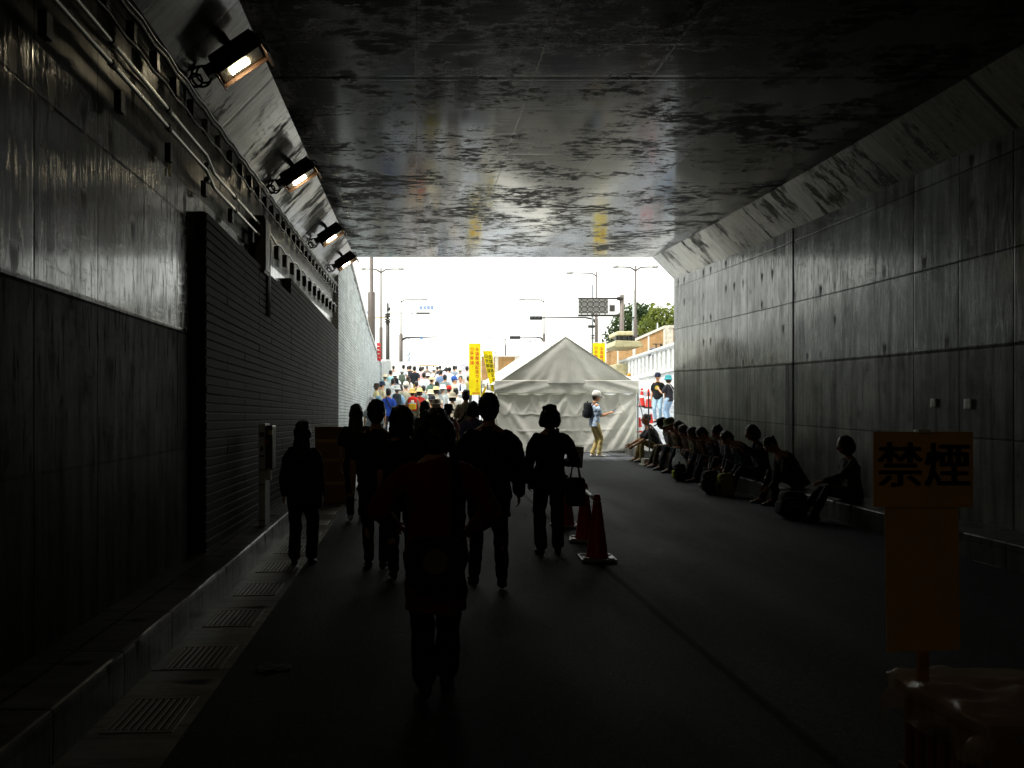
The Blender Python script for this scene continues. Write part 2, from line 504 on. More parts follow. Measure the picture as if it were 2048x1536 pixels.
# ------------------------------------------------------------------ the underpass
tun = thing('tunnel', 'concrete road underpass with stained walls and sloped haunches under the ceiling', 'tunnel', (0, 0, 0))
Y0 = -42
TY = stations(Y0, MOUTH, .75)
WALL_L = concrete_wall('board_marked_concrete', (.1, .1, .078), 2.25, 0.0, low=.55, gloss=.1, lowr=.6, lows=.1, ups=.6, top=3.55)
WALL_R = concrete_wall('board_marked_concrete', (.14, .152, .124), 2.25, 13.7, low=1.35, gloss=.11, lowr=.36, lows=.26, ups=.55)
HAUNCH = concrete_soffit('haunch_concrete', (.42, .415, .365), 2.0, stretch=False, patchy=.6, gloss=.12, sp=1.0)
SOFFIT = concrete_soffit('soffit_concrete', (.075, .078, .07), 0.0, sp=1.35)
HB, HT = 4.53, 5.07
def tpart(name, prof, mat):
    bm = bmesh.new(); sweep(bm, prof, TY); road_uv(bm); return mk(name, bm, mat, tun)
tpart('side_wall', [(-2.05, -.3), (-2.05, HB), (-2.9, HB), (-2.9, -.3)], WALL_L)
tpart('side_wall', [(6.36, -.3), (7.2, -.3), (7.2, HB), (6.36, HB)], WALL_R)
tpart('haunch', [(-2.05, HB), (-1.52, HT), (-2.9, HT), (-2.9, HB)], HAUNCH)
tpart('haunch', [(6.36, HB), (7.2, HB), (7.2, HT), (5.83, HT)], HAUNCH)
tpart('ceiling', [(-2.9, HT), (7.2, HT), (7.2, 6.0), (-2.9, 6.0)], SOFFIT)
bm = bmesh.new()
box(bm, (2.2, Y0 - .3, 2.7), (10.4, .6, 6.6)); road_uv(bm)
mk('light_block_cap', bm, WALL_L, tun)  # unseen cap added to keep daylight out of the rear end
# portal parapet above the mouth, facing the daylight
bm = bmesh.new(); box(bm, (2.15, MOUTH - .35, gz(MOUTH) + 6.5), (10.1, .5, 1.0)); road_uv(bm)
mk('portal_parapet', bm, WALL_L, tun)
# pilaster strips at a movement joint of the right wall
bm = bmesh.new()
prism(bm, [(14.35, -.0), (14.62, -.0), (14.62, 4.55), (14.35, 4.55)], 0, 6.345, 6.37)
for v in bm.verts: v.co.z += gz(v.co.y)
road_uv(bm)
mk('joint_strip', bm, concrete_wall('joint_strip_concrete', (.2, .2, .19), 2.25, 21.0), tun)

# ------------------------------------------------------------------ ribbed cladding on the left, in the tunnel and outside
CLAD = striped('shaded_block_face', (.027, .028, .027), .084, .9, .6, .006)  # same block as outside, with tunnel shade put into the colour
CLADO = striped('daylit_block_face', (.56, .6, .61), .084, .9, .5, .01)  # lit copy of the block, daylight put into the colour
def ribbed(name, x, y0, y1, ztop, mat, parent, depth=.2, step=.9, rows=.084):
    """courses of rough-fronted block: each course leans out a little over the one below; stepped top"""
    rnd = random.Random(8)
    bm = bmesh.new()
    uv = bm.loops.layers.uv.verify()
    ys = stations(y0, y1, step)
    for a, b in zip(ys, ys[1:]):
        za = gz(a) - .2
        top = ztop(a, b)
        k0 = math.floor(za / rows)
        k1 = int(math.floor(top / rows))
        for k in range(k0, k1):
            z = k * rows
            j = rnd.uniform(-.003, .003)
            g = .009
            pr = [(x - depth, z), (x - .010, z), (x - .010, z + g), (x + j, z + g + .004), (x + j + .004, z + rows - .012), (x - .010, z + rows), (x - depth, z + rows)]
            loft(bm, [[V((px, a, pz)) for px, pz in pr], [V((px, b - .004, pz)) for px, pz in pr]])
    bmesh.ops.recalc_face_normals(bm, faces=bm.faces)
    for f in bm.faces:
        for l in f.loops:
            c = l.vert.co
            l[uv].uv = (c.x, c.z) if abs(f.normal.y) > .7 else (c.y, c.z)
    return mk(name, bm, mat, parent, recalc=False)
cl = thing('wall_cladding', 'dark block-faced wall lining on the left tunnel wall with a stepped top edge', 'wall lining')
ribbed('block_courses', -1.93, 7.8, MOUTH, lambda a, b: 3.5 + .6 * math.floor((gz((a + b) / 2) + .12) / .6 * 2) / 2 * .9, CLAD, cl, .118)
rw = thing('retaining_wall', 'pale grey block retaining wall rising beside the walkers outside the tunnel', 'retaining wall')
def owt(a, b):
    y = (a + b) / 2
    if y < 24: return 6.25
    if y < 34: return 6.15 - (y - 24) * .105
    if y < 45: return 5.1 - (y - 34) * .06
    return 4.44 + (y - 45) * .073
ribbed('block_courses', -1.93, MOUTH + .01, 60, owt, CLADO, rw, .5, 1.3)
bm = bmesh.new()
ys = stations(MOUTH, 60, 1.3)
COPM = plain('coping_concrete', (.5, .5, .48), .8)
loft(bm, [[V((-2.4, y, owt(y, y) - .02)), V((-1.88, y, owt(y, y) - .02)), V((-1.88, y, owt(y, y) + .1)), V((-2.4, y, owt(y, y) + .1))] for y in ys])
mk('coping', bm, COPM, rw)
# panelled upstand at the far end of the wall
bm = bmesh.new()
prism(bm, [(45, 0), (60, 1.5), (60, 5.6), (45, 4.45)], 0, -1.98, -1.82)
for k in range(4): box(bm, (-1.815, 47 + k * 3.6, 3.6 + k * .25), (.02, .06, 2.0))
mk('far_panel', bm, plain('grey_panel', (.42, .44, .44), .8), rw)

# ------------------------------------------------------------------ right side outside: tiled retaining wall with balustrade, boundary walls
rr = thing('retaining_wall', 'white tiled retaining wall with a concrete balustrade beyond the right tunnel wall', 'retaining wall')
TILE = striped('white_wall_tile', (.62, .64, .64), .22, .6, .7, .006)
def rtop(y): return 3.55 - (y - 35) * .012
bm = bmesh.new()
uv = bm.loops.layers.uv.verify()
prism(bm, [(MOUTH + .02, 0.2), (47, 2.4), (47, rtop(47)), (MOUTH + .02, rtop(21))], 0, 11.0, 11.5)
for f in bm.faces:
    for l in f.loops: l[uv].uv = (l.vert.co.y, l.vert.co.z)
mk('tiled_face', bm, TILE, rr)
PALE = plain('pale_concrete', (.55, .56, .55), .8)
bm = bmesh.new()
prism(bm, [(MOUTH + .1, rtop(21) + .0), (47, rtop(47) + .0), (47, rtop(47) + .16), (MOUTH + .1, rtop(21) + .16)], 0, 10.93, 11.55)
mk('string_course', bm, PALE, rr)
bm = bmesh.new()
for i in range(36):
    y = MOUTH + .5 + i * .7
    box(bm, (11.22, y, rtop(y) + .62), (.18, .4, .95))
mk('baluster', bm, PALE, rr, bevel=.02)
bm = bmesh.new()
tube(bm, [(11.22, MOUTH + .2, rtop(21) + 1.16), (11.22, 34, rtop(34) + 1.16), (11.22, 46.5, rtop(46) + 1.16)], [(.17, .12)] * 3, n=10)
mk('rail', bm, PALE, rr, smooth=True)
bm = bmesh.new()
prism(bm, [(30, rz_(30)), (47, rz_(47) - .1), (47, rz_(47) + .62), (30, rz_(30) + .55)], 0, 10.75, 10.98)
mk('plinth', bm, WHITEP, rr)

TAN = striped('tan_wall_tile', srgb('#b08a5c'), .12, .4, .8, .004)
def tan_wall(label, pts, z0, tops, cap=True):
    t = thing('boundary_wall', label, 'boundary wall')
    bm = bmesh.new(); uv = bm.loops.layers.uv.verify()
    bc = bmesh.new()
    for (p, q), (ta, tb) in zip(zip(pts, pts[1:]), zip(tops, tops[1:])):
        p, q = V((*p, 0)), V((*q, 0)); dd = (q - p).normalized(); nn = V((-dd.y, dd.x, 0)) * .12
        loft(bm, [[p + nn + V((0, 0, z0)), p - nn + V((0, 0, z0)), p - nn + V((0, 0, ta)), p + nn + V((0, 0, ta))],
                  [q + nn + V((0, 0, z0)), q - nn + V((0, 0, z0)), q - nn + V((0, 0, tb)), q + nn + V((0, 0, tb))]])
        nn = nn * 1.5
        loft(bc, [[p + nn + V((0, 0, ta)), p - nn + V((0, 0, ta)), p - nn + V((0, 0, ta + .14)), p + nn + V((0, 0, ta + .14))],
                  [q + nn + V((0, 0, tb)), q - nn + V((0, 0, tb)), q - nn + V((0, 0, tb + .14)), q + nn + V((0, 0, tb + .14))]])
        L = (q - p).length
        for s in (0.02, .5, .98):
            c = p.lerp(q, s); box(bc, (c.x, c.y, (z0 + ta + (tb - ta) * s) / 2 + .02), (.3, .3, ta + (tb - ta) * s - z0), Matrix.Rotation(math.atan2(dd.y, dd.x), 3, 'Z'))
    for f in bm.faces:
        for l in f.loops: l[uv].uv = ((l.vert.co.x + l.vert.co.y), l.vert.co.z)
    mk('tiled_panel', bm, TAN, t)
    mk('coping', bc, plain('cream_coping', (.62, .58, .5), .8), t)
tan_wall('tan tiled wall with cream coping stepping down in front of the trees', [(18.5, 44.6), (13.3, 45), (13.2, 51), (12.9, 58)], 2.6, [6.28, 6.28, 6.1, 5.95])
tan_wall('brown tiled wall with a white pillar, seen between the yellow flags and the tent roof', [(5.3, 76), (9.0, 76), (11.5, 90)], 3.0, [6.95, 6.95, 6.95])

# far hoarding and the low far wall over the heads of the crowd
bm = bmesh.new()
prism(bm, [(-2.4, 3.3), (0.0, 3.3), (0.0, 5.75), (-2.4, 5.75)], 1, 64, 64.08)
for k in range(3): box(bm, (-2.2 + k * .9, 63.97, 4.5), (.05, .05, 2.4))
tag(mk('hoarding', bm, WHITEP), 'white site hoarding between the far end of the grey wall and a lamp post', 'hoarding')
bm = bmesh.new()
prism(bm, [(xat(918, 88), 3.3), (xat(984, 88), 3.3), (xat(984, 88), zat(724, 88)), (xat(918, 88), zat(728, 88))], 1, 88, 95)
tag(mk('distant_shed', bm, plain('pale_lilac_sheet', srgb('#c9c8d6'), .7)), 'pale lilac box shed on the skyline left of the yellow flags', 'shed')
bm = bmesh.new()
cyl(bm, (xat(838, 66), 66, zat(731, 66)), (xat(874, 66), 66, zat(731, 66)), .05)
for u in (840, 856, 872): cyl(bm, (xat(u, 66), 66, PLATEAU), (xat(u, 66), 66, zat(731, 66)), .04)
tag(mk('height_barrier', bm, plain('tan_paint', srgb('#b79d73'), .6)), 'low tan barrier rail on the crest behind the crowd', 'barrier')
# ------------------------------------------------------------------ lamps on the left haunch
LENS = glow('lamp_lens', (1.0, .84, .54), 60.0)
HOUS = plain('brown_lamp_housing', (.09, .05, .03), .45, .4)
GLASS = plain('lamp_glass', (.12, .115, .1), .2, spec=.6)
def haunch_lamp(y, label, glowmat):
    z = gz(y)
    root = thing('flood_lamp', label, 'flood lamp', (-1.78, y, z + 4.83), 0, 'flood lamps along the left haunch')
    T = V((.83, 0, .56)); N = V((.56, 0, -.83))          # along the slope, out of the slope
    Rm = Matrix((T, V((0, 1, 0)), N)).transposed()
    c = N * .17 + T * .08
    bm = bmesh.new(); box(bm, c, (.44, .25, .15), Rm); box(bm, c + T * .24 + N * .12, (.02, .3, .18), Rm); box(bm, c - T * .24 + N * .1, (.012, .3, .12), Rm); box(bm, c + V((0, .15, 0)) + N * .05, (.46, .012, .17), Rm); box(bm, c - V((0, .15, 0)) + N * .045, (.46, .012, .16), Rm); mk('housing', bm, HOUS, root, bevel=.02)  # end and side lips added to shield ceiling and wall from the tube
    bm = bmesh.new(); box(bm, c + N * .085, (.42, .25, .03), Rm); mk('lens', bm, GLASS, root, bevel=.008)
    bm = bmesh.new(); tube(bm, [c + N * .101 - T * .12, c + N * .101 + T * .07], [(.032, .005)] * 2, n=10, ref=(0, 1, 0)); mk('lamp_tube', bm, glowmat, root, smooth=True)
    for s in (-1, 1):
        bm = bmesh.new(); box(bm, c - N * .12 + V((0, s * .1, 0)), (.05, .03, .16), Rm); mk('bracket', bm, DARKSTEEL, root)
        bm = bmesh.new(); tube(bm, [c + T * .22 + V((0, s * .14, 0)), c + T * .28 + N * .04 + V((0, s * .14, 0)), c + T * .28 + N * .09 + V((0, s * .14, 0))], .01, n=6); mk('latch', bm, DARKSTEEL, root)
    bm = bmesh.new()
    cc = N * .06 - T * .28
    for r, off in ((.085, 0), (.07, .035), (.055, -.06)):
        pts = [cc + T * (off + r * math.cos(a)) + V((0, r * math.sin(a) * .5, 0)) + N * (.1 + r * .9 * math.sin(a)) for a in [k * math.pi / 8 for k in range(17)]]
        tube(bm, pts, .011, n=6, rnd=False)
    tube(bm, [cc + N * .08, cc - T * .2 + N * .02, cc - T * .42 + N * .0], .01, n=6)
    mk('cable_loop', bm, BLACKM, root, smooth=True)
    bm = bmesh.new(); box(bm, c - T * .27, (.09, .13, .1), Rm); mk('gland_box', bm, plain('grey_gland', (.25, .25, .25), .5), root, bevel=.01)
for y, lab in ((7.6, 'lit flood lamp nearest the viewer, its tube glowing brightest'), (11.5, 'second flood lamp along the haunch, beside a dark stain'),
               (-.4, 'flood lamp of the row just behind the viewer'), (-3.4, 'flood lamp of the row farther behind the viewer'), (-6.6, 'flood lamp farthest behind the viewer'),
               (15.8, 'third flood lamp along the haunch, near the tunnel mouth'), (19.1, 'last flood lamp at the edge of the daylight')):
    haunch_lamp(y, lab, LENS)

# ------------------------------------------------------------------ conduits, cable and hangers on the left wall
def pipe(name, x, h, y0, y1, r, label, mat, jog=True):
    root = thing(name, label, 'conduit', (x, y0, 0), 0, 'conduits on the left wall')
    bm = bmesh.new()
    pts = []
    for y in stations(y0, y1, .3):
        off = -.0 if not jog or y < 7.9 else -.09
        pts.append(V((0, y - y0, gz(y) + h + off)))
    tube(bm, pts, r, n=10)
    mk('tube', bm, BRIGHT, root, smooth=True)
    bm = bmesh.new()
    for y in stations(y0 + .5, y1 - .2, 1.15):
        off = 0 if not jog or y < 7.9 else -.09
        cyl(bm, (0, y - y0 - .03, gz(y) + h + off), (0, y - y0 + .03, gz(y) + h + off), r * 1.5)
    mk('coupling', bm, DARKSTEEL, root)
BRIGHT = plain('bright_zinc', (.5, .5, .46), .34, 1.0, sc=1.5)
pipe('conduit', -1.955, 3.93, 2.5, 10.6, .017, 'upper bright steel conduit running along the left wall', STEEL)
pipe('conduit', -1.955, 3.79, 2.5, 10.6, .017, 'lower bright steel conduit running along the left wall', STEEL)
jb = thing('junction_box', 'dark junction box where the steel conduits end on the left wall', 'junction box', (-1.97, 10.75, gz(10.7) + 3.35))
bm = bmesh.new(); box(bm, (0, 0, .25), (.16, .34, .72)); mk('case', bm, DARKSTEEL, jb, bevel=.02)
bm = bmesh.new(); box(bm, (.085, 0, .25), (.012, .28, .64)); mk('door', bm, plain('grey_door', (.1, .1, .1), .5), jb)
bm = bmesh.new()
for s in (-.06, .05): cyl(bm, (.05, .25 + s, -.6), (.05, .25 + s, .6), .025)
mk('drop_tube', bm, STEEL, jb, smooth=True)
cb = thing('cable', 'black cable slung on clips along the foot of the left haunch', 'cable', (-1.98, 3.0, 0))
bm = bmesh.new()
pts = []
for i, y in enumerate(stations(3, 20.8, .3)):
    pts.append(V((.02, y - 3, gz(y) + 4.36 - (.025 if i % 2 else 0) - max(0, 10 - y) * .012)))
tube(bm, pts, .018, n=8)
tube(bm, [p + V((0, 0, -.2)) for p in pts], .012, n=6)
mk('line', bm, BLACKM, cb, smooth=True)
bm = bmesh.new()
tube(bm, [p + V((.02, 0, .03)) for p in pts], .008, n=6)
mk('messenger_wire', bm, STEEL, cb, smooth=True)
for i, y in enumerate(stations(3.3, 20.5, .52)):
    bm = bmesh.new(); box(bm, (0.0, y - 3, gz(y) + 4.24 - max(0, 10 - y) * .012), (.06, .08, .14)); mk('hanger', bm, BLACKM, cb, bevel=.008)
for i, y in enumerate(stations(11.3, 20.3, .75)):
    bm = bmesh.new(); box(bm, (0.0, y - 3, gz(y) + 3.74), (.07, .1, .18)); mk('hanger', bm, BLACKM, cb, bevel=.008)
for i, y in enumerate(stations(3.4, 10.2, 1.1)):
    bm = bmesh.new(); box(bm, (0.0, y - 3, gz(y) + 3.62), (.05, .09, .14)); mk('hanger', bm, BLACKM, cb, bevel=.008)
bm = bmesh.new()
tube(bm, [(.03, y - 3, gz(y) + 3.84 + (.02 if i % 2 else -.02)) for i, y in enumerate(stations(11, 20.6, .4))], .014, n=6)
mk('line', bm, STEEL, cb, smooth=True)

# wall tag and paper notices
def notice(x, y, z, w, h, rot, label, col=(.75, .75, .73)):
    bm = bmesh.new(); bmesh.ops.create_grid(bm, x_segments=4, y_segments=4, size=.5)
    for v in bm.verts: v.co = V((v.co.x * w, v.co.y * h, .004 + .006 * math.sin(v.co.x * 5) * (v.co.y + .5)))
    bmesh.ops.solidify(bm, geom=list(bm.faces), thickness=.002)
    o = mk('paper_notice', bm, plain('paper', col, .8), smooth=True)
    o.location = (x, y, z); o.rotation_euler = (R(90), 0, rot)
    tag(o, label, 'notice')
notice(-2.035, 7.0, zat(337, 7.0), .09, .13, R(90), 'small cream label stuck high on the left concrete wall', (.6, .55, .3))
for u, v, w, h, lab in ((1867, 806, .13, .14, 'white paper square on the right wall, first of two above the orange sign'),
                        (1936, 808, .15, .15, 'white paper square on the right wall, second of two above the orange sign'),
                        (1832, 862, .1, .04, 'thin white paper strip on the right wall just over the orange sign')):
    y = 6.345 * F / (u - 833)
    notice(6.345, y, zat(v, y), w * 1.0, h * .8, R(-90), lab)

# ------------------------------------------------------------------ emergency post on the left kerb
ep = thing('emergency_post', 'grey emergency call post with a red lamp standing by the dark wall lining', 'emergency post', (-1.7, 9.6, gz(9.6) + .25))
LGREY = plain('light_grey_paint', (.55, .56, .55), .5)
bm = bmesh.new(); box(bm, (-.02, 0, .57), (.075, .3, 1.14)); mk('post', bm, LGREY, ep, bevel=.008)
bm = bmesh.new(); box(bm, (.055, .02, .87), (.07, .24, .5)); mk('call_box', bm, plain('dark_enamel', (.05, .04, .035), .35), ep, bevel=.01)
bm = bmesh.new(); ell(bm, (.03, -.13, .93), (.02, .03, .025)); mk('red_lamp', bm, plain('red_plastic', (.5, .02, .02), .3), ep, smooth=True)
bm = bmesh.new(); box(bm, (.07, -.1, 1.04), (.04, .03, .05)); mk('yellow_tab', bm, plain('yellow_plastic', (.6, .5, .1), .4), ep)
for z in (.06, .46, .63):
    bm = bmesh.new(); box(bm, (-.02, -.152, z), (.07, .006, .012)); mk('seam', bm, BLACKM, ep)
for z, w, h in ((1.02, .05, .05), (.86, .03, .05), (.78, .05, .02)):
    bm = bmesh.new(); box(bm, (-.02, -.152, z), (w, .006, h)); mk('dark_plate', bm, BLACKM, ep)
bm = bmesh.new(); box(bm, (.05, -.09, .57), (.05, .06, .12)); mk('plate', bm, LGREY, ep)

# ------------------------------------------------------------------ cardboard boxes on the left kerb
CARD = plain('cardboard', srgb('#8a6234'), .85, var=.15)
TAPE = plain('straw_packing_tape', srgb('#b8963a'), .4)
def carton(x, y, z, s, rz, label, flap=False):
    t = thing('cardboard_box', label, 'cardboard box', (x, y, z), rz, 'stacked cardboard boxes by the left kerb')
    bm = bmesh.new(); box(bm, (0, 0, s[2] / 2), s); mk('carton', bm, CARD, t, bevel=.008)
    bm = bmesh.new(); box(bm, (0, 0, s[2] + .002), (s[0] * .98, .05, .003)); box(bm, (0, -s[1] / 2 - .002, s[2] - .02), (s[0] * .98, .003, .05)); mk('tape', bm, TAPE, t)
    if flap:
        bm = bmesh.new()
        box(bm, (0, -s[1] / 2 - .02, s[2] + .1), (s[0], .005, .2), Matrix.Rotation(R(12), 3, 'X'))
        box(bm, (s[0] / 2 + .06, 0, s[2] + .05), (.005, s[1], .16), Matrix.Rotation(R(50), 3, 'Y'))
        mk('flap', bm, CARD, t)
bx = -1.33; by = 13.6; bz = gz(13.6) + .012
carton(bx, by, bz, (.5, .4, .34), .05, 'brown cardboard box at the bottom of the stack beside the left kerb')
carton(bx + .01, by + .01, bz + .345, (.52, .4, .36), -.03, 'brown cardboard box in the middle of the stack beside the left kerb')
carton(bx - .01, by, bz + .71, (.54, .42, .3), .06, 'brown cardboard box with raised flaps on top of the stack', True)

# ------------------------------------------------------------------ traffic cones
CONE = plain('red_cone_plastic', srgb('#c02418'), .4, var=.08)
CBASE = plain('black_rubber', (.03, .03, .03), .6)
WBAND = plain('white_reflective_band', (.8, .8, .78), .35)
def cone(x, y, z, label, group, h=.7, band=True, basemat=None):
    t = thing('traffic_cone', label, 'traffic cone', (x, y, z), random.Random(int(x * 100)).uniform(-.2, .2), group)
    k = h / .7
    bm = bmesh.new()
    box(bm, (0, 0, .015), (.37 * k, .37 * k, .03))
    for sx in (-1, 1):
        for sy in (-1, 1): box(bm, (sx * .13 * k, sy * .13 * k, .036), (.07 * k, .07 * k, .012))
    mk('base', bm, basemat or CBASE, t, bevel=.012)
    bm = bmesh.new()
    rad = [(.125, .03), (.115, .05), (.04, .64), (.032, .69), (.02, .7)]
    loft(bm, [[V((r * k * math.cos(a), r * k * math.sin(a), zz * k)) for a in [i * math.pi / 9 for i in range(18)]] for r, zz in rad])
    mk('body', bm, CONE, t, smooth=True)
    if band:
        bm = bmesh.new()
        for z0, z1 in ((.33, .43),):
            f = lambda zz: .115 + (.04 - .115) * (zz - .05) / .59 + .003
            loft(bm, [[V((f(z0) * k * math.cos(a), f(z0) * k * math.sin(a), z0 * k)) for a in [i * math.pi / 9 for i in range(18)]],
                      [V((f(z1) * k * math.cos(a), f(z1) * k * math.sin(a), z1 * k)) for a in [i * math.pi / 9 for i in range(18)]]], closed=False)
        mk('band', bm, WBAND, t, smooth=True)
def bar(p, q, label):
    bm = bmesh.new(); cyl(bm, p, q, .02, n=10)
    for c in (p, q):
        c = V(c)
        pts = [c + V((.05 * math.cos(a), .05 * math.sin(a), 0)) for a in [i * math.pi / 6 for i in range(13)]]
        tube(bm, pts, .008, n=6, rnd=False)
    tag(mk('cone_bar', bm, plain('white_bar_plastic', (.75, .74, .7), .4), smooth=True), label, 'cone bar')
GREYB = plain('grey_rubber', (.4, .4, .4), .35)
c1, c2, c3 = (1.87, 8.8), (1.98, 10.0), (1.95, 11.1)
cone(c1[0], c1[1], gz(c1[1]), 'red cone nearest the viewer in the line beside the woman with the tote bag', 'red cones in a line inside the tunnel', .68, False, GREYB)
cone(c2[0], c2[1], gz(c2[1]), 'red cone in the middle of the line of three inside the tunnel', 'red cones in a line inside the tunnel', .68, False, GREYB)
cone(c3[0], c3[1], gz(c3[1]), 'red cone farthest along the line of three, half behind the tote bag', 'red cones in a line inside the tunnel', .68, False, GREYB)
bar((c1[0], c1[1], gz(c1[1]) + .6), (c2[0], c2[1], gz(c2[1]) + .6), 'white bar linking the two nearest red cones in the tunnel')
og = 'red and white cones on the side ramp outside'
for (u, y, lab) in ((1297, 33.5, 'red cone standing farthest up the side ramp, by the white barrier bar'), (1279, 25.2, 'red and white cone half hidden by the corner pole of the tent'),
                    (1302, 26.0, 'red cone on the ramp behind the sloping tent stay'), (1284, 33.9, 'red cone on the side ramp showing past the edge of the tent')):
    cone(xat(u, y), y, rz_(y), lab, og, .75)
bar((xat(1281, 33.6), 33.6, rz_(33.6) + .66), (xat(1312, 33.4), 33.4, rz_(33.4) + .66), 'white barrier bar across two cones on the side ramp')

# ------------------------------------------------------------------ tent at the mouth
CANV = NT('tent_canvas')
o_, s_ = CANV.obj()
w_ = CANV.noise(o_, 220, 2); m_ = CANV.noise(o_, 1.6, 4)
fl = CANV.noise(CANV.vec(CANV.mul(s_[0], 3), CANV.mul(s_[1], 3), CANV.mul(s_[2], 2)), 1, 3, .5, 1.5)
CANV.set(col=CANV.scale((.88, .875, .83), CANV.mul(CANV.rng(m_, .3, .7, .9, 1.04), CANV.rng(w_, .3, .7, .94, 1.03))), rough=.75, spec=.25)
CANV.bump(fl, .03, .35)
tr = CANV.n('BsdfTranslucent'); tr.inputs[0].default_value = (.85, .84, .74, 1)
mxs = CANV.n('MixShader'); mxs.inputs[0].default_value = .3
CANV.t.links.new(CANV.b.outputs[0], mxs.inputs[1]); CANV.t.links.new(tr.outputs[0], mxs.inputs[2]); CANV.t.links.new(mxs.outputs[0], CANV.out.inputs[0])
CANV = CANV.m
TY0, TLEN, TX0, TX1 = 23.6, 4.6, xat(992, 23.6), xat(1273, 23.6)
TW = TX1 - TX0
tz0 = gz(23.6)
tent = thing('event_tent', 'pale canvas event tent with a pitched roof closed by side sheets at the tunnel mouth', 'tent', (TX0, TY0, tz0))
EAVE, RIDGE, VAL = zat(768, TY0) - tz0, zat(674, TY0) - tz0, .26
PX = xat(1131, TY0) - TX0
def tz(y): return gz(TY0 + y) - tz0
random.seed(3)
def panel(name, fn, nu, nv, mat=CANV, th=.004):
    bm = bmesh.new()
    g = [[bm.verts.new(fn(i / nu, j / nv)) for i in range(nu + 1)] for j in range(nv + 1)]
    for j in range(nv):
        for i in range(nu): bm.faces.new((g[j][i], g[j][i + 1], g[j + 1][i + 1], g[j + 1][i]))
    o = mk(name, bm, mat, tent, smooth=True, recalc=False)
    m = o.modifiers.new('thickness', 'SOLIDIFY'); m.thickness = th; m.offset = 0
    return o
def ridge(d, w): return math.exp(-(d / w) ** 2)
SW = .25
def gable(u, v):
    x = u * TW
    zt = EAVE + (RIDGE - EAVE) * (1 - abs(x - PX) / (PX if x < PX else TW - PX))
    z = EAVE + (zt - EAVE) * v
    y = 0
    for k, (a, s) in enumerate(((.5, .0), (.35, -.25), (.66, .25), (.2, -.7), (.82, .7), (.08, -1.1))):   # folds fanning from the peak
        cx = PX + (a - .5) * 2.6 * (1 - (z - EAVE) / (RIDGE - EAVE)) * 1.0
        y -= .03 * ridge(x - cx, .14) * (1 - v) ** .5 * min(1, 4 * (1 - v) + .2)
    y += .04 * (1 - v) ** 2 * math.sin(x * 2.4)
    return V((x, -.02 + y, z))
panel('gable', gable, 80, 30)
def slope(side):
    def fn(u, v):
        yy = u * TLEN
        xa = (-.06 if side < 0 else TW + .06)
        x = xa + (PX - xa) * v
        z = EAVE - .03 + (RIDGE - EAVE + .04) * v - .07 * math.sin(math.pi * v) * math.sin(math.pi * ((u * 3) % 1)) * .6
        return V((x, -.04 + yy, z + tz(yy) * .85))
    return fn
panel('roof_slope', slope(-1), 36, 14)
panel('roof_slope', slope(1), 36, 14)
def valance(u, v):
    x = -.05 + u * (TW + .1)
    y = -.045
    sag = .02 * abs(math.sin(u * math.pi * 4)) * v
    for a, b, s in ((.0, .75, .03), (.12, .35, .028), (.55, .15, .03), (.62, .6, .024), (.85, .25, .03), (1.0, .8, .03), (.35, .5, .025)):
        dd = abs((u - a) * TW * .28 + (v - b) * .34 * (1 if a < .5 else -1))
        y -= .35 * s * ridge(dd, .06)
    return V((x, y, EAVE + .1 - (VAL + .1) * v - sag * .4 + .0))
panel('valance', valance, 110, 16)
hooks = [0.0, .12, .25, .375, .5, .62, .75, .87, 1.0]
def wall(u, v):                      # v: 0 top .. 1 bottom
    x = u * TW
    top = EAVE - VAL + .02 - .05 * abs(math.sin(u * math.pi * 8)) * 1.0
    bot = .015 + (.13 * max(0, (u - .72) / .28) ** 1.3) + tz(0)
    z = top + (bot - top) * v
    y = .01
    for k, h in enumerate(hooks):    # soft cones under each hook, dying out downwards
        y -= .026 * ridge((u - h) * TW, .09 + .22 * v) * math.exp(-2.2 * v)
        if k < 8:
            m = (h + hooks[k + 1]) / 2
            dd = (v - .10 - .25 * (1 - (abs(u - m) / .065) ** 2)) if abs(u - m) < .065 else 9
            y -= .009 * ridge(dd, .04)
    # long drags from the upper corners to the middle of the hem
    for x0, z0, x1, z1, s, w in ((.0, .0, .32, 1.0, .07, .10), (.02, .1, .2, 1.0, .05, .07), (.0, .35, .1, 1.0, .05, .06), (1.0, .0, .7, 1.0, .07, .11), (1.0, .25, .82, 1.0, .05, .08), (1.0, .5, .9, 1.0, .04, .06),
                              (.5, .0, .36, .75, .045, .07), (.5, .1, .56, .9, .035, .06), (.78, .55, .62, 1.0, .04, .08), (.3, .0, .36, .5, .03, .06)):
        ex, ez = (x1 - x0) * TW, (z1 - z0) * 1.65
        L = math.hypot(ex, ez)
        px, pz = (u - x0) * TW, (v - z0) * 1.65
        t = (px * ex + pz * ez) / L
        dd = abs(px * ez - pz * ex) / L
        q = max(0, min(1, t / L))
        y -= .7 * s * ridge(dd, w) * (math.sin(math.pi * q) ** .6 if 0 < q < 1 else 0)
    for cv, a, b in ((.33, .1, .42), (.37, .45, .9), (.62, .15, .6), (.63, .62, .96), (.86, .3, .8)):   # pressed-in fold lines
        if a < u < b: y -= .012 * ridge((v - cv - .02 * math.sin(u * 5)) * 1.65, .014)
    y += .03 * math.sin(u * 9 + v * 3) * v
    return V((x, y, z))
panel('side_sheet', wall, 150, 60)
def sidewall(x):
    def fn(u, v):
        yy = u * TLEN
        z = (EAVE - VAL) * (1 - v) + .03 + tz(yy)
        return V((x + .03 * math.sin(u * 22 + v), yy, z))
    return fn
panel('side_sheet', sidewall(-.03), 40, 10)
def backwall(u, v):
    return V((u * TW, TLEN, EAVE * (1 - v) + .03 + tz(TLEN)))
panel('side_sheet', backwall, 8, 6)
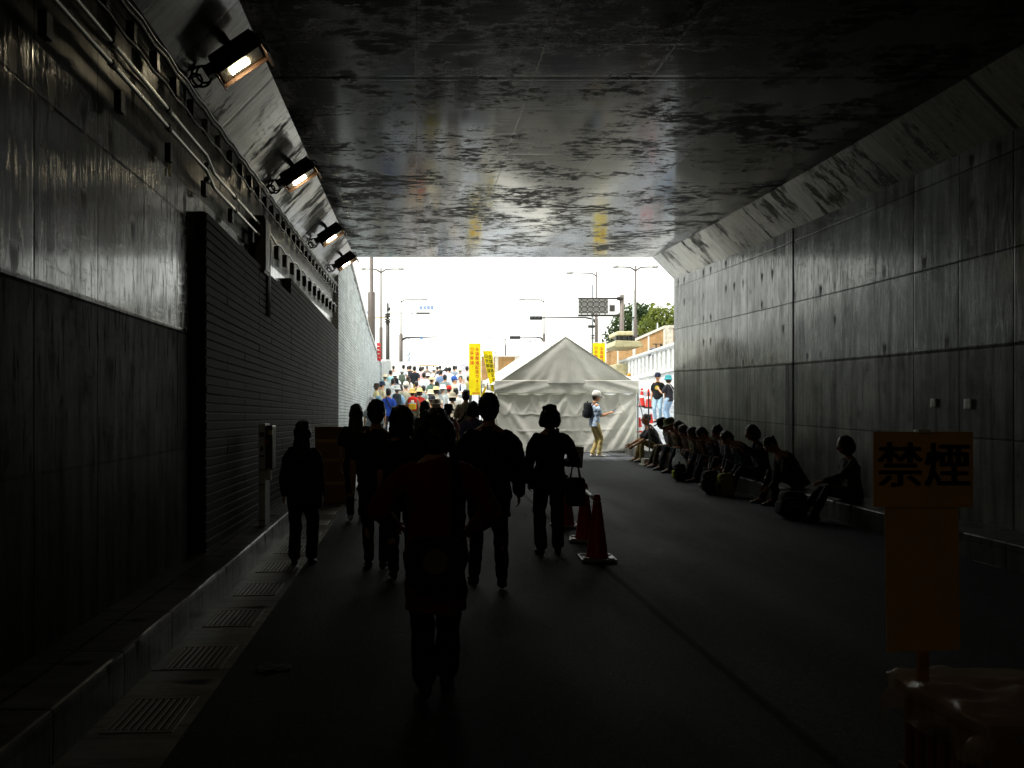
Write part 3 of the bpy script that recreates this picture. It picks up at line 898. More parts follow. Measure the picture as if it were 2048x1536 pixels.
for x in (-.04, TW + .04):
    for yy in (.0, TLEN / 2, TLEN):
        bm = bmesh.new(); cyl(bm, (x, yy, tz(yy)), (x, yy, EAVE + tz(yy)), .022); box(bm, (x, yy, tz(yy) + .01), (.12, .12, .015)); mk('pole', bm, STEEL, tent, smooth=False)
bm = bmesh.new(); cyl(bm, (TW + .06, .0, 1.55), (TW + .42, .25, .2), .016); mk('stay', bm, STEEL, tent, smooth=True)
bm = bmesh.new()
cyl(bm, (0, .02, EAVE), (TW, .02, EAVE), .02); cyl(bm, (PX, 0, RIDGE - .03), (PX, TLEN, RIDGE - .03 + tz(TLEN) * .85), .02)
for x in (0, TW): cyl(bm, (x, 0, EAVE - .02), (x, TLEN, EAVE - .02 + tz(TLEN) * .85), .018)
for x in (0, TW): cyl(bm, (x, .03, EAVE), (PX, .03, RIDGE - .05), .016)
mk('roof_frame', bm, STEEL, tent, smooth=True)

# pole in a concrete foot beside the tent, and the pale blocks at the end of the kerb
pf = thing('banner_pole', 'bare steel pole standing in a square concrete foot beside the tent', 'pole', (xat(1299, 20.3), 20.3, gz(20.3)))
bm = bmesh.new(); box(bm, (0, 0, .09), (.34, .3, .14)); box(bm, (0, 0, .015), (.44, .36, .03)); mk('foot', bm, plain('old_concrete', (.42, .4, .34), .85), pf, bevel=.015)
bm = bmesh.new(); cyl(bm, (0, 0, .15), (-.03, 0, 1.75), .017); mk('mast', bm, STEEL, pf, smooth=True)
for k, (x, y, lab) in enumerate(((6.0, 23.9, 'pale concrete kerb block with a recessed face next to the tent corner'), (6.55, 23.95, 'pale concrete kerb block behind the man in the grey shirt'))):
    t = thing('concrete_block', lab, 'concrete block', (x, y, gz(y)))
    bm = bmesh.new(); box(bm, (0, 0, .27), (.5, .45, .54)); mk('block', bm, plain('cream_concrete', (.62, .6, .52), .85), t, bevel=.03)
    bm = bmesh.new(); box(bm, (0, -.226, .3), (.3, .01, .26)); mk('recess_panel', bm, plain('grey_concrete_face', (.42, .41, .37), .9), t)
# ------------------------------------------------------------------ lettering
def lettering(txt, size, parent, mat, loc, rot=(R(90), 0, 0), bold=.0, line=1.0, sx=1.0, name='lettering', warp=None):
    cu = bpy.data.curves.new(name, 'FONT')
    cu.body = txt; cu.size = size; cu.align_x = 'CENTER'; cu.align_y = 'CENTER'; cu.extrude = .0015; cu.offset = bold; cu.space_line = line
    cu.resolution_u = 3
    t = bpy.data.objects.new(name, cu); COL.objects.link(t)
    bpy.context.view_layer.update()
    me = bpy.data.meshes.new_from_object(t.evaluated_get(bpy.context.evaluated_depsgraph_get()))
    bpy.data.objects.remove(t)
    for v in me.vertices: v.co.x *= sx
    o = bpy.data.objects.new(name, me); COL.objects.link(o)
    me.materials.clear(); me.materials.append(mat)
    o.parent = parent; o.location = loc; o.rotation_euler = rot
    if warp:
        M = o.matrix_basis.copy()
        for v in me.vertices: v.co = warp(M @ v.co)
        o.location = (0, 0, 0); o.rotation_euler = (0, 0, 0)
    return o

# no-smoking placard and the wrapped crate it stands behind
SY = 3.6
sg = thing('no_smoking_sign', 'orange no smoking placard with two black characters above a plain lower board', 'sign', (xat(1846, SY), SY, 0))
ORANGE = plain('orange_card', srgb('#f0b860'), .7, var=.1)
cxs = sg.location.x
bm = bmesh.new(); box(bm, (0, 0, 1.33), (.42, .006, .32)); mk('sign_board', bm, ORANGE, sg)
bm = bmesh.new()
prism(bm, [(-.158, 1.19), (.152, 1.19), (.16, .565), (-.148, .555)], 1, .004, .010)
mk('lower_board', bm, ORANGE, sg)
bm = bmesh.new(); box(bm, (.01, .02, .7), (.045, .018, 1.4)); mk('stake', bm, plain('yellow_pine', srgb('#b8823c'), .7), sg)
INK = plain('black_ink', (.01, .01, .01), .6)
for ox, oz in ((-.004, 0), (.004, 0), (0, .003)): lettering('禁煙', .2, sg, INK, (ox, -.006 - abs(oz) * .4 - ox * .1, 1.335 + oz))
bm = bmesh.new(); box(bm, (0, -.008, 1.493), (.05, .01, .014)); mk('clip', bm, WHITEP, sg)
cr = thing('plastic_crate', 'orange ribbed crate wrapped in clear plastic sheet in front of the no smoking placard', 'crate', (2.52, 3.45, 0))
CRAT = plain('orange_crate_plastic', srgb('#8a5428'), .6)
bm = bmesh.new()
box(bm, (0, 0, .2), (.76, .56, .36)); 
for k in range(9): box(bm, (-.34 + k * .085, -.287, .19), (.03, .02, .3))
for k in range(7): box(bm, (-.387, -.24 + k * .08, .19), (.02, .03, .3))
box(bm, (0, 0, .38), (.82, .62, .05)); box(bm, (0, 0, .02), (.8, .6, .04))
mk('crate_body', bm, CRAT, cr, bevel=.008)
PL = NT('clear_sheet'); PL.set(col=(.75, .6, .4), rough=.26, spec=.45, trans=.0, alpha=.34); PL = PL.m
rnd = random.Random(2)
bm = bmesh.new()
nu, nv = 44, 30
def shp(i, j):
    x, y = (i / nu - .5) * 1.0, (j / nv - .5) * .8
    dx, dy = max(0, abs(x) - .42), max(0, abs(y) - .32)
    z = .415 - 2.2 * (dx + dy) + .02 * noise.noise(V((x * 7, y * 9, 1))) + .014 * abs(noise.noise(V((x * 19, y * 15, 5)))) + .02 * max(0, 1 - ((x - .1) ** 2 + y * y) / .08) + rnd.uniform(-.004, .004)
    return V((max(-.44, min(.44, x)) + .02 * math.sin(z * 40 + y * 20) * (dx > 0), max(-.34, min(.34, y)) - .0, z + .02))
g = [[bm.verts.new(shp(i, j)) for i in range(nu + 1)] for j in range(nv + 1)]
for j in range(nv):
    for i in range(nu): bm.faces.new((g[j][i], g[j][i + 1], g[j + 1][i + 1], g[j + 1][i]))
mk('plastic_sheet', bm, PL, cr, smooth=True)
bm = bmesh.new(); ell(bm, (-.42, -.3, .34), (.05, .04, .035)); ell(bm, (-.46, -.31, .32), (.03, .03, .05)); mk('sheet_knot', bm, PL, cr, smooth=True)
bm = bmesh.new(); bmesh.ops.create_grid(bm, x_segments=5, y_segments=5, size=.5)
for v in bm.verts: v.co = V((v.co.x * .2, v.co.y * .13, .012 + .01 * math.sin(v.co.x * 9) * math.cos(v.co.y * 7)))
fl_ = mk('flattened_bag', bm, plain('thin_plastic', (.03, .032, .032), .8), smooth=True)
fl_.location = (-.86, 5.15, gz(5.2)); fl_.rotation_euler.z = .3
tag(fl_, 'flattened scrap of plastic on the asphalt beside the gutter', 'litter scrap')

# ------------------------------------------------------------------ yellow nobori banners
YEL = NT('yellow_banner_cloth')
o_, s_ = YEL.obj()
YEL.set(col=YEL.scale(srgb('#f2dc1c'), YEL.rng(YEL.noise(YEL.vec(YEL.mul(s_[0], 8), YEL.mul(s_[1], 8), YEL.mul(s_[2], 3)), 1, 3), .3, .7, .85, 1.05)), rough=.7, spec=.2)
tr = YEL.n('BsdfTranslucent'); tr.inputs[0].default_value = (*srgb('#f2dc1c'), 1)
mxs = YEL.n('MixShader'); mxs.inputs[0].default_value = .35
YEL.t.links.new(YEL.b.outputs[0], mxs.inputs[1]); YEL.t.links.new(tr.outputs[0], mxs.inputs[2]); YEL.t.links.new(mxs.outputs[0], YEL.out.inputs[0])
YEL = YEL.m
RED = plain('red_ink', srgb('#c8301c'), .6)
def nobori(label, x, y, z0, ztop, h, w, ink, warp, poledx):
    t = thing('banner', label, 'banner', (x, y, z0), 0, 'yellow vertical banners')
    zb = ztop - z0
    bm = bmesh.new(); cyl(bm, (poledx, .02, 0), (poledx, .02, zb + .06), .016); cyl(bm, (poledx, .02, zb + .02), (poledx + (-w if poledx > 0 else w) * 1.0, .02, zb + .02), .01)
    mk('mast', bm, WHITEP, t, smooth=True)
    bm = bmesh.new()
    nu, nv = 8, 36
    g = [[bm.verts.new(warp(V(((i / nu - .5) * w, 0, zb - h * j / nv)))) for i in range(nu + 1)] for j in range(nv + 1)]
    for j in range(nv):
        for i in range(nu): bm.faces.new((g[j][i], g[j][i + 1], g[j + 1][i + 1], g[j + 1][i]))
    o = mk('banner_cloth', bm, YEL, t, smooth=True)
    wp = lambda p: warp(V((p.x, 0, p.z))) + V((0, p.y - .006, 0))
    if ink:
        s = h * .078
        lettering('山\n手\n幹\n線', s * 1.02, t, ink, (-w * .24, -.004, zb - h * .24), line=1.17, warp=wp, bold=.0015)
        lettering('全\n線\n開\n通\n記\n念\nウ\nォ\n｜\nク', s, t, ink, (w * .2, -.004, zb - h * .51), line=1.12, warp=wp, bold=.0015)
        bm = bmesh.new()
        nu = 6
        g = [[bm.verts.new(warp(V(((i / nu - .5) * w * .62 + w * .1, 0, zz))) + V((0, -.005, 0))) for i in range(nu + 1)] for zz in (zb - h * .985, zb - h * .945)]
        for i in range(nu): bm.faces.new((g[0][i], g[0][i + 1], g[1][i + 1], g[1][i]))
        mk('printed_strip', bm, plain('orange_ink', srgb('#d89a1c'), .6), t)
    return t
def w1(p): return V((p.x, .04 * math.sin(p.z * 2.2 + p.x * 3), p.z))
BY = 29.0
nobori('upright yellow banner with red characters standing behind the crowd', xat(949.5, BY), BY, gz(BY), zat(687, BY), 1.76, .40, RED, w1, .215)
ZB2 = zat(702, 25.0) - gz(25)
def w2(p):
    t = max(0, min(1, (ZB2 - p.z) / 1.55))
    k = 1 - .58 * t ** 1.1
    return V((p.x * k + .2 * t + .09 * t * t, .10 * t * math.sin(p.x * 14 + p.z * 2) * .5 - .02, p.z))
nobori('twisted yellow banner with black characters hanging at the left corner of the tent', xat(975, 25.0), 25.0, gz(25), zat(702, 25.0), 1.55, .28, INK, w2, .17)
BY3 = 31.0
t3 = nobori('yellow banner with red characters showing over the right slope of the tent roof', xat(1198, BY3), BY3, gz(BY3), zat(686, BY3), 1.76, .46, RED, w1, .25)
tp = thing('barrier_tape', 'yellow strip of tape slanting between the two yellow banners', 'tape')
bm = bmesh.new()
y = 24.4
prism(bm, [(xat(958, y), zat(799, y)), (xat(965, y), zat(799, y)), (xat(974, y), zat(773, y)), (xat(970, y), zat(773, y))], 1, y, y + .004)
mk('strip', bm, YEL, tp)
fb = thing('display_board', 'white display board on dark trestle legs between the yellow banners', 'display board', (xat(968, 30), 30, gz(30)))
bm = bmesh.new(); box(bm, (0, 0, 1.62), (.42, .03, .5)); mk('board', bm, WHITEP, fb)
bm = bmesh.new()
for s in (-1, 1): cyl(bm, (s * .2, 0, 0), (s * .17, 0, 1.4), .025); cyl(bm, (s * .2, .4, 0), (s * .17, .05, 1.3), .025)
box(bm, (.02, 0, .98), (.3, .04, .3))
mk('trestle', bm, DARKSTEEL, fb)

# ------------------------------------------------------------------ street lamps, signals, poles
LAMPM = plain('lamp_head_grey', (.42, .43, .43), .5)
POLEB = plain('bronze_pole_paint', srgb('#564d47'), .5)
def lamp(u, y, vtop, arms, label, z0=None, vjoint=None, r=.07, headlen=.75):
    x = xat(u, y); z0 = PLATEAU if z0 is None else z0; zt = zat(vtop, y) - z0
    t = thing('street_lamp', label, 'street lamp', (x, y, z0), 0, 'street lamps')
    zj = (zat(vjoint, y) - z0) if vjoint else zt * .45
    bm = bmesh.new(); tube(bm, [(0, 0, 0), (0, 0, zj), (0, 0, zj + .05), (0, 0, zt + .1)], [r * 1.9, r * 1.8, r, r * .75], n=10, rnd=False); mk('pole', bm, POLEB, t, smooth=True)
    for du in arms:
        L = du * y / F
        sg_ = 1 if L > 0 else -1
        bm = bmesh.new(); tube(bm, [(0, 0, zt - .25), (sg_ * .35, 0, zt - .03), (L * .55, 0, zt), (L * .8, 0, zt)], [.06, .05, .045, .04], n=8); mk('arm', bm, POLEB, t, smooth=True)
        bm = bmesh.new()
        hx = abs(L) * .8
        pr = [(0, .05), (.1, .12), (.45, .17), (.7, .1), (headlen, -.02), (headlen * .9, -.08), (.3, -.1), (.05, -.06)]
        rings = []
        for w, k in ((-.14, .6), (-.09, 1), (.09, 1), (.14, .6)):
            rings.append([V((sg_ * (hx + a * abs(L) * .33), w, zt + b * k)) for a, b in pr])
        loft(bm, rings); mk('lamp_head', bm, LAMPM, t, smooth=True)
    return t
lamp(762, 60, 538, (-38, 44), 'double-armed street lamp rising over the left grey wall', vjoint=655)
lamp(743, 46, 470, (70,), 'tall thick pole beside the double-armed lamp, running up past the tunnel mouth', z0=3.4, vjoint=585, r=.11)
lamp(802, 82, 599, (51,), 'single-armed lamp over the crowd with a long signal arm lower on its pole', vjoint=668)
lamp(818, 118, 704, (34,), 'small distant street lamp, the nearer of two over the crest', vjoint=715, r=.06)
lamp(814, 150, 709, (17,), 'smallest distant street lamp low over the heads of the crowd', vjoint=720, r=.06)
lamp(1271, 58, 534, (-43, 43), 'double-armed street lamp in front of the trees on the right', vjoint=640, z0=1.6)
lamp(1193, 70, 546, (-58,), 'tall single-armed street lamp behind the sign gantry', vjoint=638)
lamp(1088, 85, 599, (-48,), 'single-armed street lamp left of the sign gantry over the tent roof', vjoint=668)
lamp(1011, 118, 676, (-34,), 'short distant lamp above the brown wall left of the tent peak', vjoint=690, r=.06)
lamp(992, 150, 703, (-17,), 'tiny distant lamp just over the twisted yellow banner', vjoint=708, r=.06)
lamp(1060, 150, 681, (-8, 12), 'faint far double lamp above the left roof slope of the tent', vjoint=690, r=.05, headlen=.9)

def signal(u, y, v, wpx, label, poleu, vpole, arms=True, z0=None):
    """horizontal three-lamp traffic signal on a long arm, seen from behind"""
    x = xat(poleu, y); z0 = PLATEAU if z0 is None else z0
    t = thing('traffic_signal', label, 'traffic signal', (x, y, z0), 0, 'traffic signals')
    cx, cz, W = xat(u, y) - x, zat(v, y) - z0, wpx * y / F
    H = W * .3
    bm = bmesh.new(); box(bm, (cx, 0, cz), (W, .22, H)); mk('housing', bm, plain('dark_signal_housing', (.045, .05, .06), .5), t, bevel=H * .25)
    bm = bmesh.new()
    for k in (-1, 0, 1): cyl(bm, (cx + k * W * .3, -.10, cz), (cx + k * W * .3, -.2, cz), H * .36, H * .34, 14)
    mk('visor', bm, BLACKM, t, smooth=True)
    bm = bmesh.new()
    sg_ = 1 if cx < 0 else -1
    pz = zat(vpole, y) - z0
    tube(bm, [(0, .12, pz - .45), (-sg_ * .3, .12, pz - .1), (-sg_ * .9, .12, pz), (cx, .12, cz + H * .1)], [.12, .1, .075, .045], n=8)
    mk('arm', bm, DARKSTEEL, t, smooth=True)
    bm = bmesh.new(); cyl(bm, (0, .12, 0), (0, .12, pz + .3), .17, .13); mk('pole', bm, POLEB, t, smooth=True)
    return t
signal(1072, 72, 636, 26, 'traffic signal on the long arm that passes under the gantry board', 1193, 635)
signal(1030, 95, 675, 22, 'smaller traffic signal hanging left of the tent peak', 1088, 674)
t = thing('overhead_mast', 'long dark arm reaching right over the crowd from a lamp pole', 'mast', (xat(802, 81), 81, PLATEAU))
bm = bmesh.new(); zz = zat(675, 81) - PLATEAU
tube(bm, [(0, 0, zz - .25), (.5, 0, zz - .02), (1.5, 0, zz), (3.3, 0, zz + .06)], [.15, .1, .07, .05], n=8); mk('arm', bm, DARKSTEEL, t, smooth=True)
bm = bmesh.new(); cyl(bm, (0, 0, 0), (0, 0, zz + .3), .2, .18); mk('sleeve', bm, POLEB, t, smooth=True)
bm = bmesh.new(); box(bm, (1.95, -.1, zz - .05), (.28, .06, .2)); mk('blue_plate', bm, plain('blue_sign', srgb('#4a74a8'), .5), t)
t = thing('thin_pole', 'slim blue-grey pole standing over the crest behind the crowd', 'pole', (xat(818, 100), 100, PLATEAU))
bm = bmesh.new(); cyl(bm, (0, 0, 0), (0, 0, zat(676, 100) - PLATEAU), .09, .06); mk('shaft', bm, plain('blue_grey_paint', srgb('#5a708a'), .5), t, smooth=True)

# utility pole with a guide sign on an arm
uy = 64
t = thing('utility_pole', 'dark utility pole with clamps between the two left street lamps', 'utility pole', (xat(775.5, uy), uy, PLATEAU))
ut = zat(606, uy) - PLATEAU
bm = bmesh.new(); cyl(bm, (0, 0, 0), (0, 0, zat(640, uy) - PLATEAU), .17, .14); cyl(bm, (0, 0, zat(640, uy) - PLATEAU), (0, 0, ut), .09, .07); mk('shaft', bm, DARKSTEEL, t, smooth=True)
bm = bmesh.new()
for v in (630, 634, 640, 645): cyl(bm, (0, 0, zat(v, uy) - PLATEAU), (0, 0, zat(v, uy) - PLATEAU + .1), .22)
box(bm, (.14, 0, zat(618, uy) - PLATEAU), (.12, .1, .25)); box(bm, (.0, 0, zat(611, uy) - PLATEAU), (.16, .12, .14))
mk('clamp', bm, DARKSTEEL, t)
BLUEINK = plain('blue_letter', srgb('#4f84c4'), .5)
t = thing('guide_sign', 'white road name sign with four pale blue characters above a signal bar', 'road sign', (xat(775.5, uy), uy - .3, PLATEAU))
bz_ = zat(627, uy) - PLATEAU
bm = bmesh.new(); tube(bm, [(0, 0, bz_ + .03), (xat(868, uy) - xat(775.5, uy), 0, bz_)], [.05, .04], n=8); tube(bm, [(0, 0, bz_ - .5), (xat(830, uy) - xat(775.5, uy), 0, bz_)], [.02, .02], n=6); mk('arm', bm, LAMPM, t, smooth=True)
sx_ = xat(853, uy) - xat(775.5, uy)
bm = bmesh.new(); box(bm, (sx_, -.05, zat(616.5, uy) - PLATEAU), (1.14, .04, .4)); mk('sign_plate', bm, plain('white_sign', (.85, .86, .88), .5), t)
bm = bmesh.new(); box(bm, (xat(846, uy) - xat(775.5, uy), -.02, bz_ - .02), (1.0, .2, .12)); mk('signal_bar', bm, DARKSTEEL, t, bevel=.02)
for k in range(4):
    bm = bmesh.new()
    cx = sx_ - .41 + k * .275; cz = zat(616.5, uy) - PLATEAU
    random.seed(k)
    for q in range(5): box(bm, (cx, -.075, cz - .1 + q * .05), (.2 if q % 2 == 0 else .15, .006, .022))
    for q in (-1, 0, 1): box(bm, (cx + q * .075, -.077, cz), (.022, .006, .22 if q else .16))
    mk('character', bm, BLUEINK, t)
t = thing('guide_sign', 'part of a second white sign with pale blue characters by the tall thick pole', 'road sign', (xat(775.5, uy), uy + .3, PLATEAU))
bz2 = zat(634, uy) - PLATEAU
bm = bmesh.new(); tube(bm, [(0, 0, bz2), (xat(715, uy) - xat(775.5, uy), 0, bz2 - .03)], [.04, .04], n=8); mk('arm', bm, plain('tan_arm', srgb('#b9a06a'), .6), t, smooth=True)
bm = bmesh.new(); box(bm, (xat(731, uy) - xat(775.5, uy), -.05, zat(624, uy) - PLATEAU), (.6, .04, .36)); mk('sign_plate', bm, plain('white_sign', (.85, .86, .88), .5), t)
for k in range(2):
    bm = bmesh.new(); cx = xat(729 + k * 7, uy) - xat(775.5, uy); cz = zat(624, uy) - PLATEAU
    for q in range(4): box(bm, (cx, -.075, cz - .08 + q * .05), (.18 if q % 2 else .13, .006, .022))
    for q in (-1, 1): box(bm, (cx + q * .06, -.077, cz), (.022, .006, .2))
    mk('character', bm, BLUEINK, t)

# gantry with a large sign board seen from behind
gy = 56
gx = xat(1243.5, gy)
t = thing('sign_gantry', 'thick grey gantry pole carrying the back of a large road sign board', 'sign gantry', (gx, gy, 2.2))
gh = zat(590, gy) - 2.2
bm = bmesh.new(); cyl(bm, (0, 0, 0), (0, 0, gh), .17, .15, 14); mk('pole', bm, plain('taupe_pole', srgb('#6a625a'), .5), t, smooth=True)
bm = bmesh.new()
z1, z2 = zat(597, gy) - 2.2, zat(631, gy) - 2.2
xl = xat(1156, gy) - gx
cyl(bm, (xl, -.05, z1), (.1, 0, z1), .06); cyl(bm, (xl, -.05, z2), (.1, 0, z2), .075)
for k in range(4): box(bm, (-.25 + .1 * k, 0, z1 + .0), (.06, .34, .22))
mk('arm', bm, DARKSTEEL, t, smooth=True)
bx0, bx1 = xat(1156, gy) - gx, xat(1215, gy) - gx
bm = bmesh.new(); box(bm, ((bx0 + bx1) / 2, -.14, (z1 + z2) / 2 + .02), (bx1 - bx0, .05, (z1 - z2) * .86)); mk('sign_board', bm, plain('dull_aluminium', (.2, .2, .19), .55, .5), t)
bm = bmesh.new()
for k in range(5): box(bm, (bx0 + (bx1 - bx0) * (k + .5) / 5, -.18, (z1 + z2) / 2), (.05, .05, (z1 - z2) * .9))
for k in range(3): box(bm, ((bx0 + bx1) / 2, -.185, z2 + (z1 - z2) * (.2 + .3 * k)), (bx1 - bx0, .04, .05))
mk('rib', bm, DARKSTEEL, t)
bm = bmesh.new()
for k in range(5):
    for q in range(3): box(bm, (bx0 + (bx1 - bx0) * (k + .5) / 5, -.215, z2 + (z1 - z2) * (.2 + .3 * q)), (.06, .02, .06))
mk('bolt_plate', bm, LAMPM, t)
bm = bmesh.new()
fx0, fx1 = xat(1217, gy) - gx, xat(1230, gy) - gx
box(bm, ((fx0 + fx1) / 2, -.12, (z1 + z2) / 2), (fx1 - fx0, .04, (z1 - z2) * .78)); mk('side_plate', bm, WHITEP, t)
bm = bmesh.new(); box(bm, ((fx0 + fx1) / 2, -.15, (z1 + z2) / 2 - .1), ((fx1 - fx0) * .75, .04, (z1 - z2) * .36)); mk('dark_panel', bm, DARKSTEEL, t)

for (u, y, v0, v1, r, col, lab) in ((1266, 60, 580, 700, .13, '#9aa3a0', 'pale concrete utility pole between the gantry and the right street lamp'),
                                   (1185, 66, 570, 700, .1, '#6e7375', 'plain slim pole topped with a spike behind the gantry board'),
                                   (1315, 66, 646, 690, .07, '#c9d2cf', 'short pale post in front of the trees')):
    t = thing('pole', lab, 'pole', (xat(u, y), y, 2.6))
    h = zat(v0, y) - 2.6
    bm = bmesh.new(); cyl(bm, (0, 0, 0), (.06 if r > .12 else 0, 0, h), r * 1.2, r * .6); mk('shaft', bm, plain('pole_' + ('concrete' if r > .12 else 'paint'), srgb(col), .7), t, smooth=True)
    bm = bmesh.new()
    for zz in (h * .55, h * .57, h * .75): cyl(bm, (.02, 0, zz), (.02, 0, zz + .08), r * 1.25)
    mk('clamp', bm, DARKSTEEL, t)
t = thing('signal_lamp', 'small dark side-mounted signal on the slim pole behind the gantry', 'traffic signal', (xat(1185, 65.8), 65.7, zat(653, 65.7)))
bm = bmesh.new(); box(bm, (-.12, 0, 0), (.5, .2, .22)); mk('housing', bm, BLACKM, t, bevel=.05)
bm = bmesh.new(); cyl(bm, (.1, 0, 0), (.3, .05, .06), .04); mk('bracket', bm, DARKSTEEL, t)

# red and white strip banner on top of the grey wall
t = thing('safety_flag', 'red and white cloth strip hung over the top of the left grey wall', 'flag', (-1.78, 38.5, 0))
bm = bmesh.new()
for k in range(5):
    prism(bm, [(-.02, 4.95 - k * .16), (.16, 4.9 - k * .16), (.16, 4.76 - k * .16), (-.02, 4.8 - k * .16)], 1, k * .1, k * .1 + .02)
mk('strip', bm, plain('red_cloth', srgb('#c83a3a'), .7), t)

# ------------------------------------------------------------------ works vehicle and dark van behind the tent
vy = 46.0
vx0, vx1 = xat(1217, vy), xat(1270, vy)
vz = 2.35
CREAM = plain('cream_machine_paint', srgb('#a8a07c'), .5)
t = thing('works_truck', 'cream works truck with a raised roof deck parked behind the tent', 'truck', ((vx0 + vx1) / 2, vy, vz))
W = vx1 - vx0
bm = bmesh.new(); box(bm, (0, 0, .85), (W * .92, 3.4, .9)); box(bm, (0, .2, 1.65), (W * .8, 2.6, .8)); mk('body', bm, CREAM, t, bevel=.08)
bm = bmesh.new()
zt1, zt2 = zat(687, vy) - vz, zat(698, vy) - vz
prism(bm, [(-W * .52, zt2 + .06), (-W * .45, zt1 + .05), (W * .45, zt1), (W * .55, zt2 + .06), (W * .48, zt2), (-W * .48, zt2)], 1, -1.4, 1.4); mk('hood', bm, CREAM, t, bevel=.03)
bm = bmesh.new(); zr1, zr2 = zat(666, vy) - vz, zat(674, vy) - vz
box(bm, (-.05, 0, (zr1 + zr2) / 2), (W * .6, 2.0, zr1 - zr2)); mk('roof_canopy', bm, plain('pale_cream_paint', srgb('#c4bc96'), .5), t, bevel=.04)
bm = bmesh.new()
for sx in (-.26, -.1, .1, .25):
    box(bm, (sx * W, -.9, (zr2 + zt1) / 2), (.07, .07, zr2 - zt1)); box(bm, (sx * W, .9, (zr2 + zt1) / 2), (.07, .07, zr2 - zt1))
box(bm, (0, -.6, zt1 + .16), (W * .7, .5, .28))
mk('canopy_post', bm, BLACKM, t)
bm = bmesh.new()
for sx in (-.34, -.14): box(bm, (sx * W, -1.73, .95), (W * .17, .03, .5))
mk('silver_panel', bm, LAMPM, t)
bm = bmesh.new()
for sx in (-.02, .3): ell(bm, (sx * W, -1.72, 1.42), (.1, .06, .1))
mk('amber_light', bm, plain('amber_plastic', srgb('#d89a30'), .3), t, smooth=True)
bm = bmesh.new(); box(bm, (.02 * W, -1.75, .6), (.16, .05, 1.0)); mk('yellow_guard', bm, plain('yellow_machine_paint', srgb('#d8a428'), .5), t)
for sx in (-1, 1):
    for yy in (-1.1, 1.1):
        bm = bmesh.new(); cyl(bm, (sx * W * .36, yy, .45), (sx * W * .46, yy, .45), .45, n=20); mk('wheel', bm, CBASE, t, bevel=.04)
t = thing('motor_scooter', 'dark scooter with a white leg shield parked at the end of the balustrade', 'scooter', (xat(1303, 41), 40.6, zat(722, 41)))
bm = bmesh.new(); ell(bm, (0, 0, .28), (.26, .5, .16)); ell(bm, (-.05, -.2, .5), (.2, .3, .1)); mk('body', bm, plain('dark_blue_paint', (.03, .04, .07), .3), t, smooth=True)
bm = bmesh.new(); box(bm, (-.02, -.48, .3), (.42, .06, .16)); mk('leg_shield', bm, WHITEP, t, bevel=.03)
bm = bmesh.new(); cyl(bm, (-.2, -.4, .75), (.25, -.4, .75), .02); cyl(bm, (0, -.45, .3), (0, -.38, .76), .03); ell(bm, (.24, -.4, .7), (.06, .03, .08)); mk('handlebar', bm, BLACKM, t)
for yy in (-.5, .5):
    bm = bmesh.new(); cyl(bm, (-.05, yy, .0), (.05, yy, .0), .24, n=18); mk('wheel', bm, CBASE, t, bevel=.03)

# ------------------------------------------------------------------ trees on the right
def leafmat(name, c1, c2):
    m = NT(name)
    g = m.n('NewGeometry')
    oi = m.noise(m.obj()[0], .9, 3)
    rr_ = g.outputs['Random Per Island']
    m.set(col=m.mix(m.f('MULTIPLY', m.rng(oi, .35, .65), m.add(.4, m.mul(rr_, .6))), c1, c2), rough=.6, spec=.3)
    tr = m.n('BsdfTranslucent'); m.put(tr.inputs[0], (*[x * 1.5 for x in c2], 1))
    ms = m.n('MixShader'); ms.inputs[0].default_value = .3
    m.t.links.new(m.b.outputs[0], ms.inputs[1]); m.t.links.new(tr.outputs[0], ms.inputs[2]); m.t.links.new(ms.outputs[0], m.out.inputs[0])
    return m.m
BARK = plain('bark', (.08, .06, .045), .9)
def tree(x, y, z0, clumps, mat, label, leaf=.16, n=260, seed=1, trunk=.2):
    t = thing('tree', label, 'tree', (x, y, z0), 0)
    rnd = random.Random(seed)
    cz = sum(c[2] for c in clumps) / len(clumps)
    bm = bmesh.new(); tube(bm, [(0, 0, -.3), (.05, 0, cz * .5), (.1, .1, cz)], [trunk, trunk * .75, trunk * .4])
    for c in clumps: tube(bm, [(.05, 0, cz * .45), (c[0] * .5, c[1] * .5, (c[2] + cz * .5) / 2), (c[0], c[1], c[2])], [trunk * .5, trunk * .3, .03], n=6)
    mk('trunk', bm, BARK, t, smooth=True)
    bm = bmesh.new()
    for c in clumps:
        r = c[3]
        for k in range(int(n * r * r)):
            a = V((rnd.gauss(0, 1), rnd.gauss(0, 1), rnd.gauss(0, 1))).normalized()
            q = r * (rnd.random() ** .45) * (1 + .18 * math.sin(a.x * 7 + c[0]) * math.sin(a.z * 6))
            p = V(c[:3]) + V((a.x * q, a.y * q, a.z * q * .8))
            s = leaf * rnd.uniform(.6, 1.5)
            nrm = (a + V((rnd.gauss(0, .7), rnd.gauss(0, .7), rnd.gauss(.3, .7)))).normalized()
            ux, uy_ = frame(nrm)
            an = rnd.uniform(0, 6.28)
            e1 = ux * math.cos(an) + uy_ * math.sin(an); e2 = nrm.cross(e1)
            vs = [bm.verts.new(p + e1 * s), bm.verts.new(p + e2 * s * .5 + nrm * s * .15), bm.verts.new(p - e1 * s), bm.verts.new(p - e2 * s * .5 + nrm * s * .1)]
            bm.faces.new(vs)
    mk('crown', bm, mat, t, recalc=False)
ty = 72
LD = leafmat('dark_leaf', (.018, .035, .012), (.06, .10, .025))
LL = leafmat('light_leaf', (.05, .08, .012), (.17, .2, .03))
tx1 = xat(1262, ty); zc = zat(650, ty) - 3.6
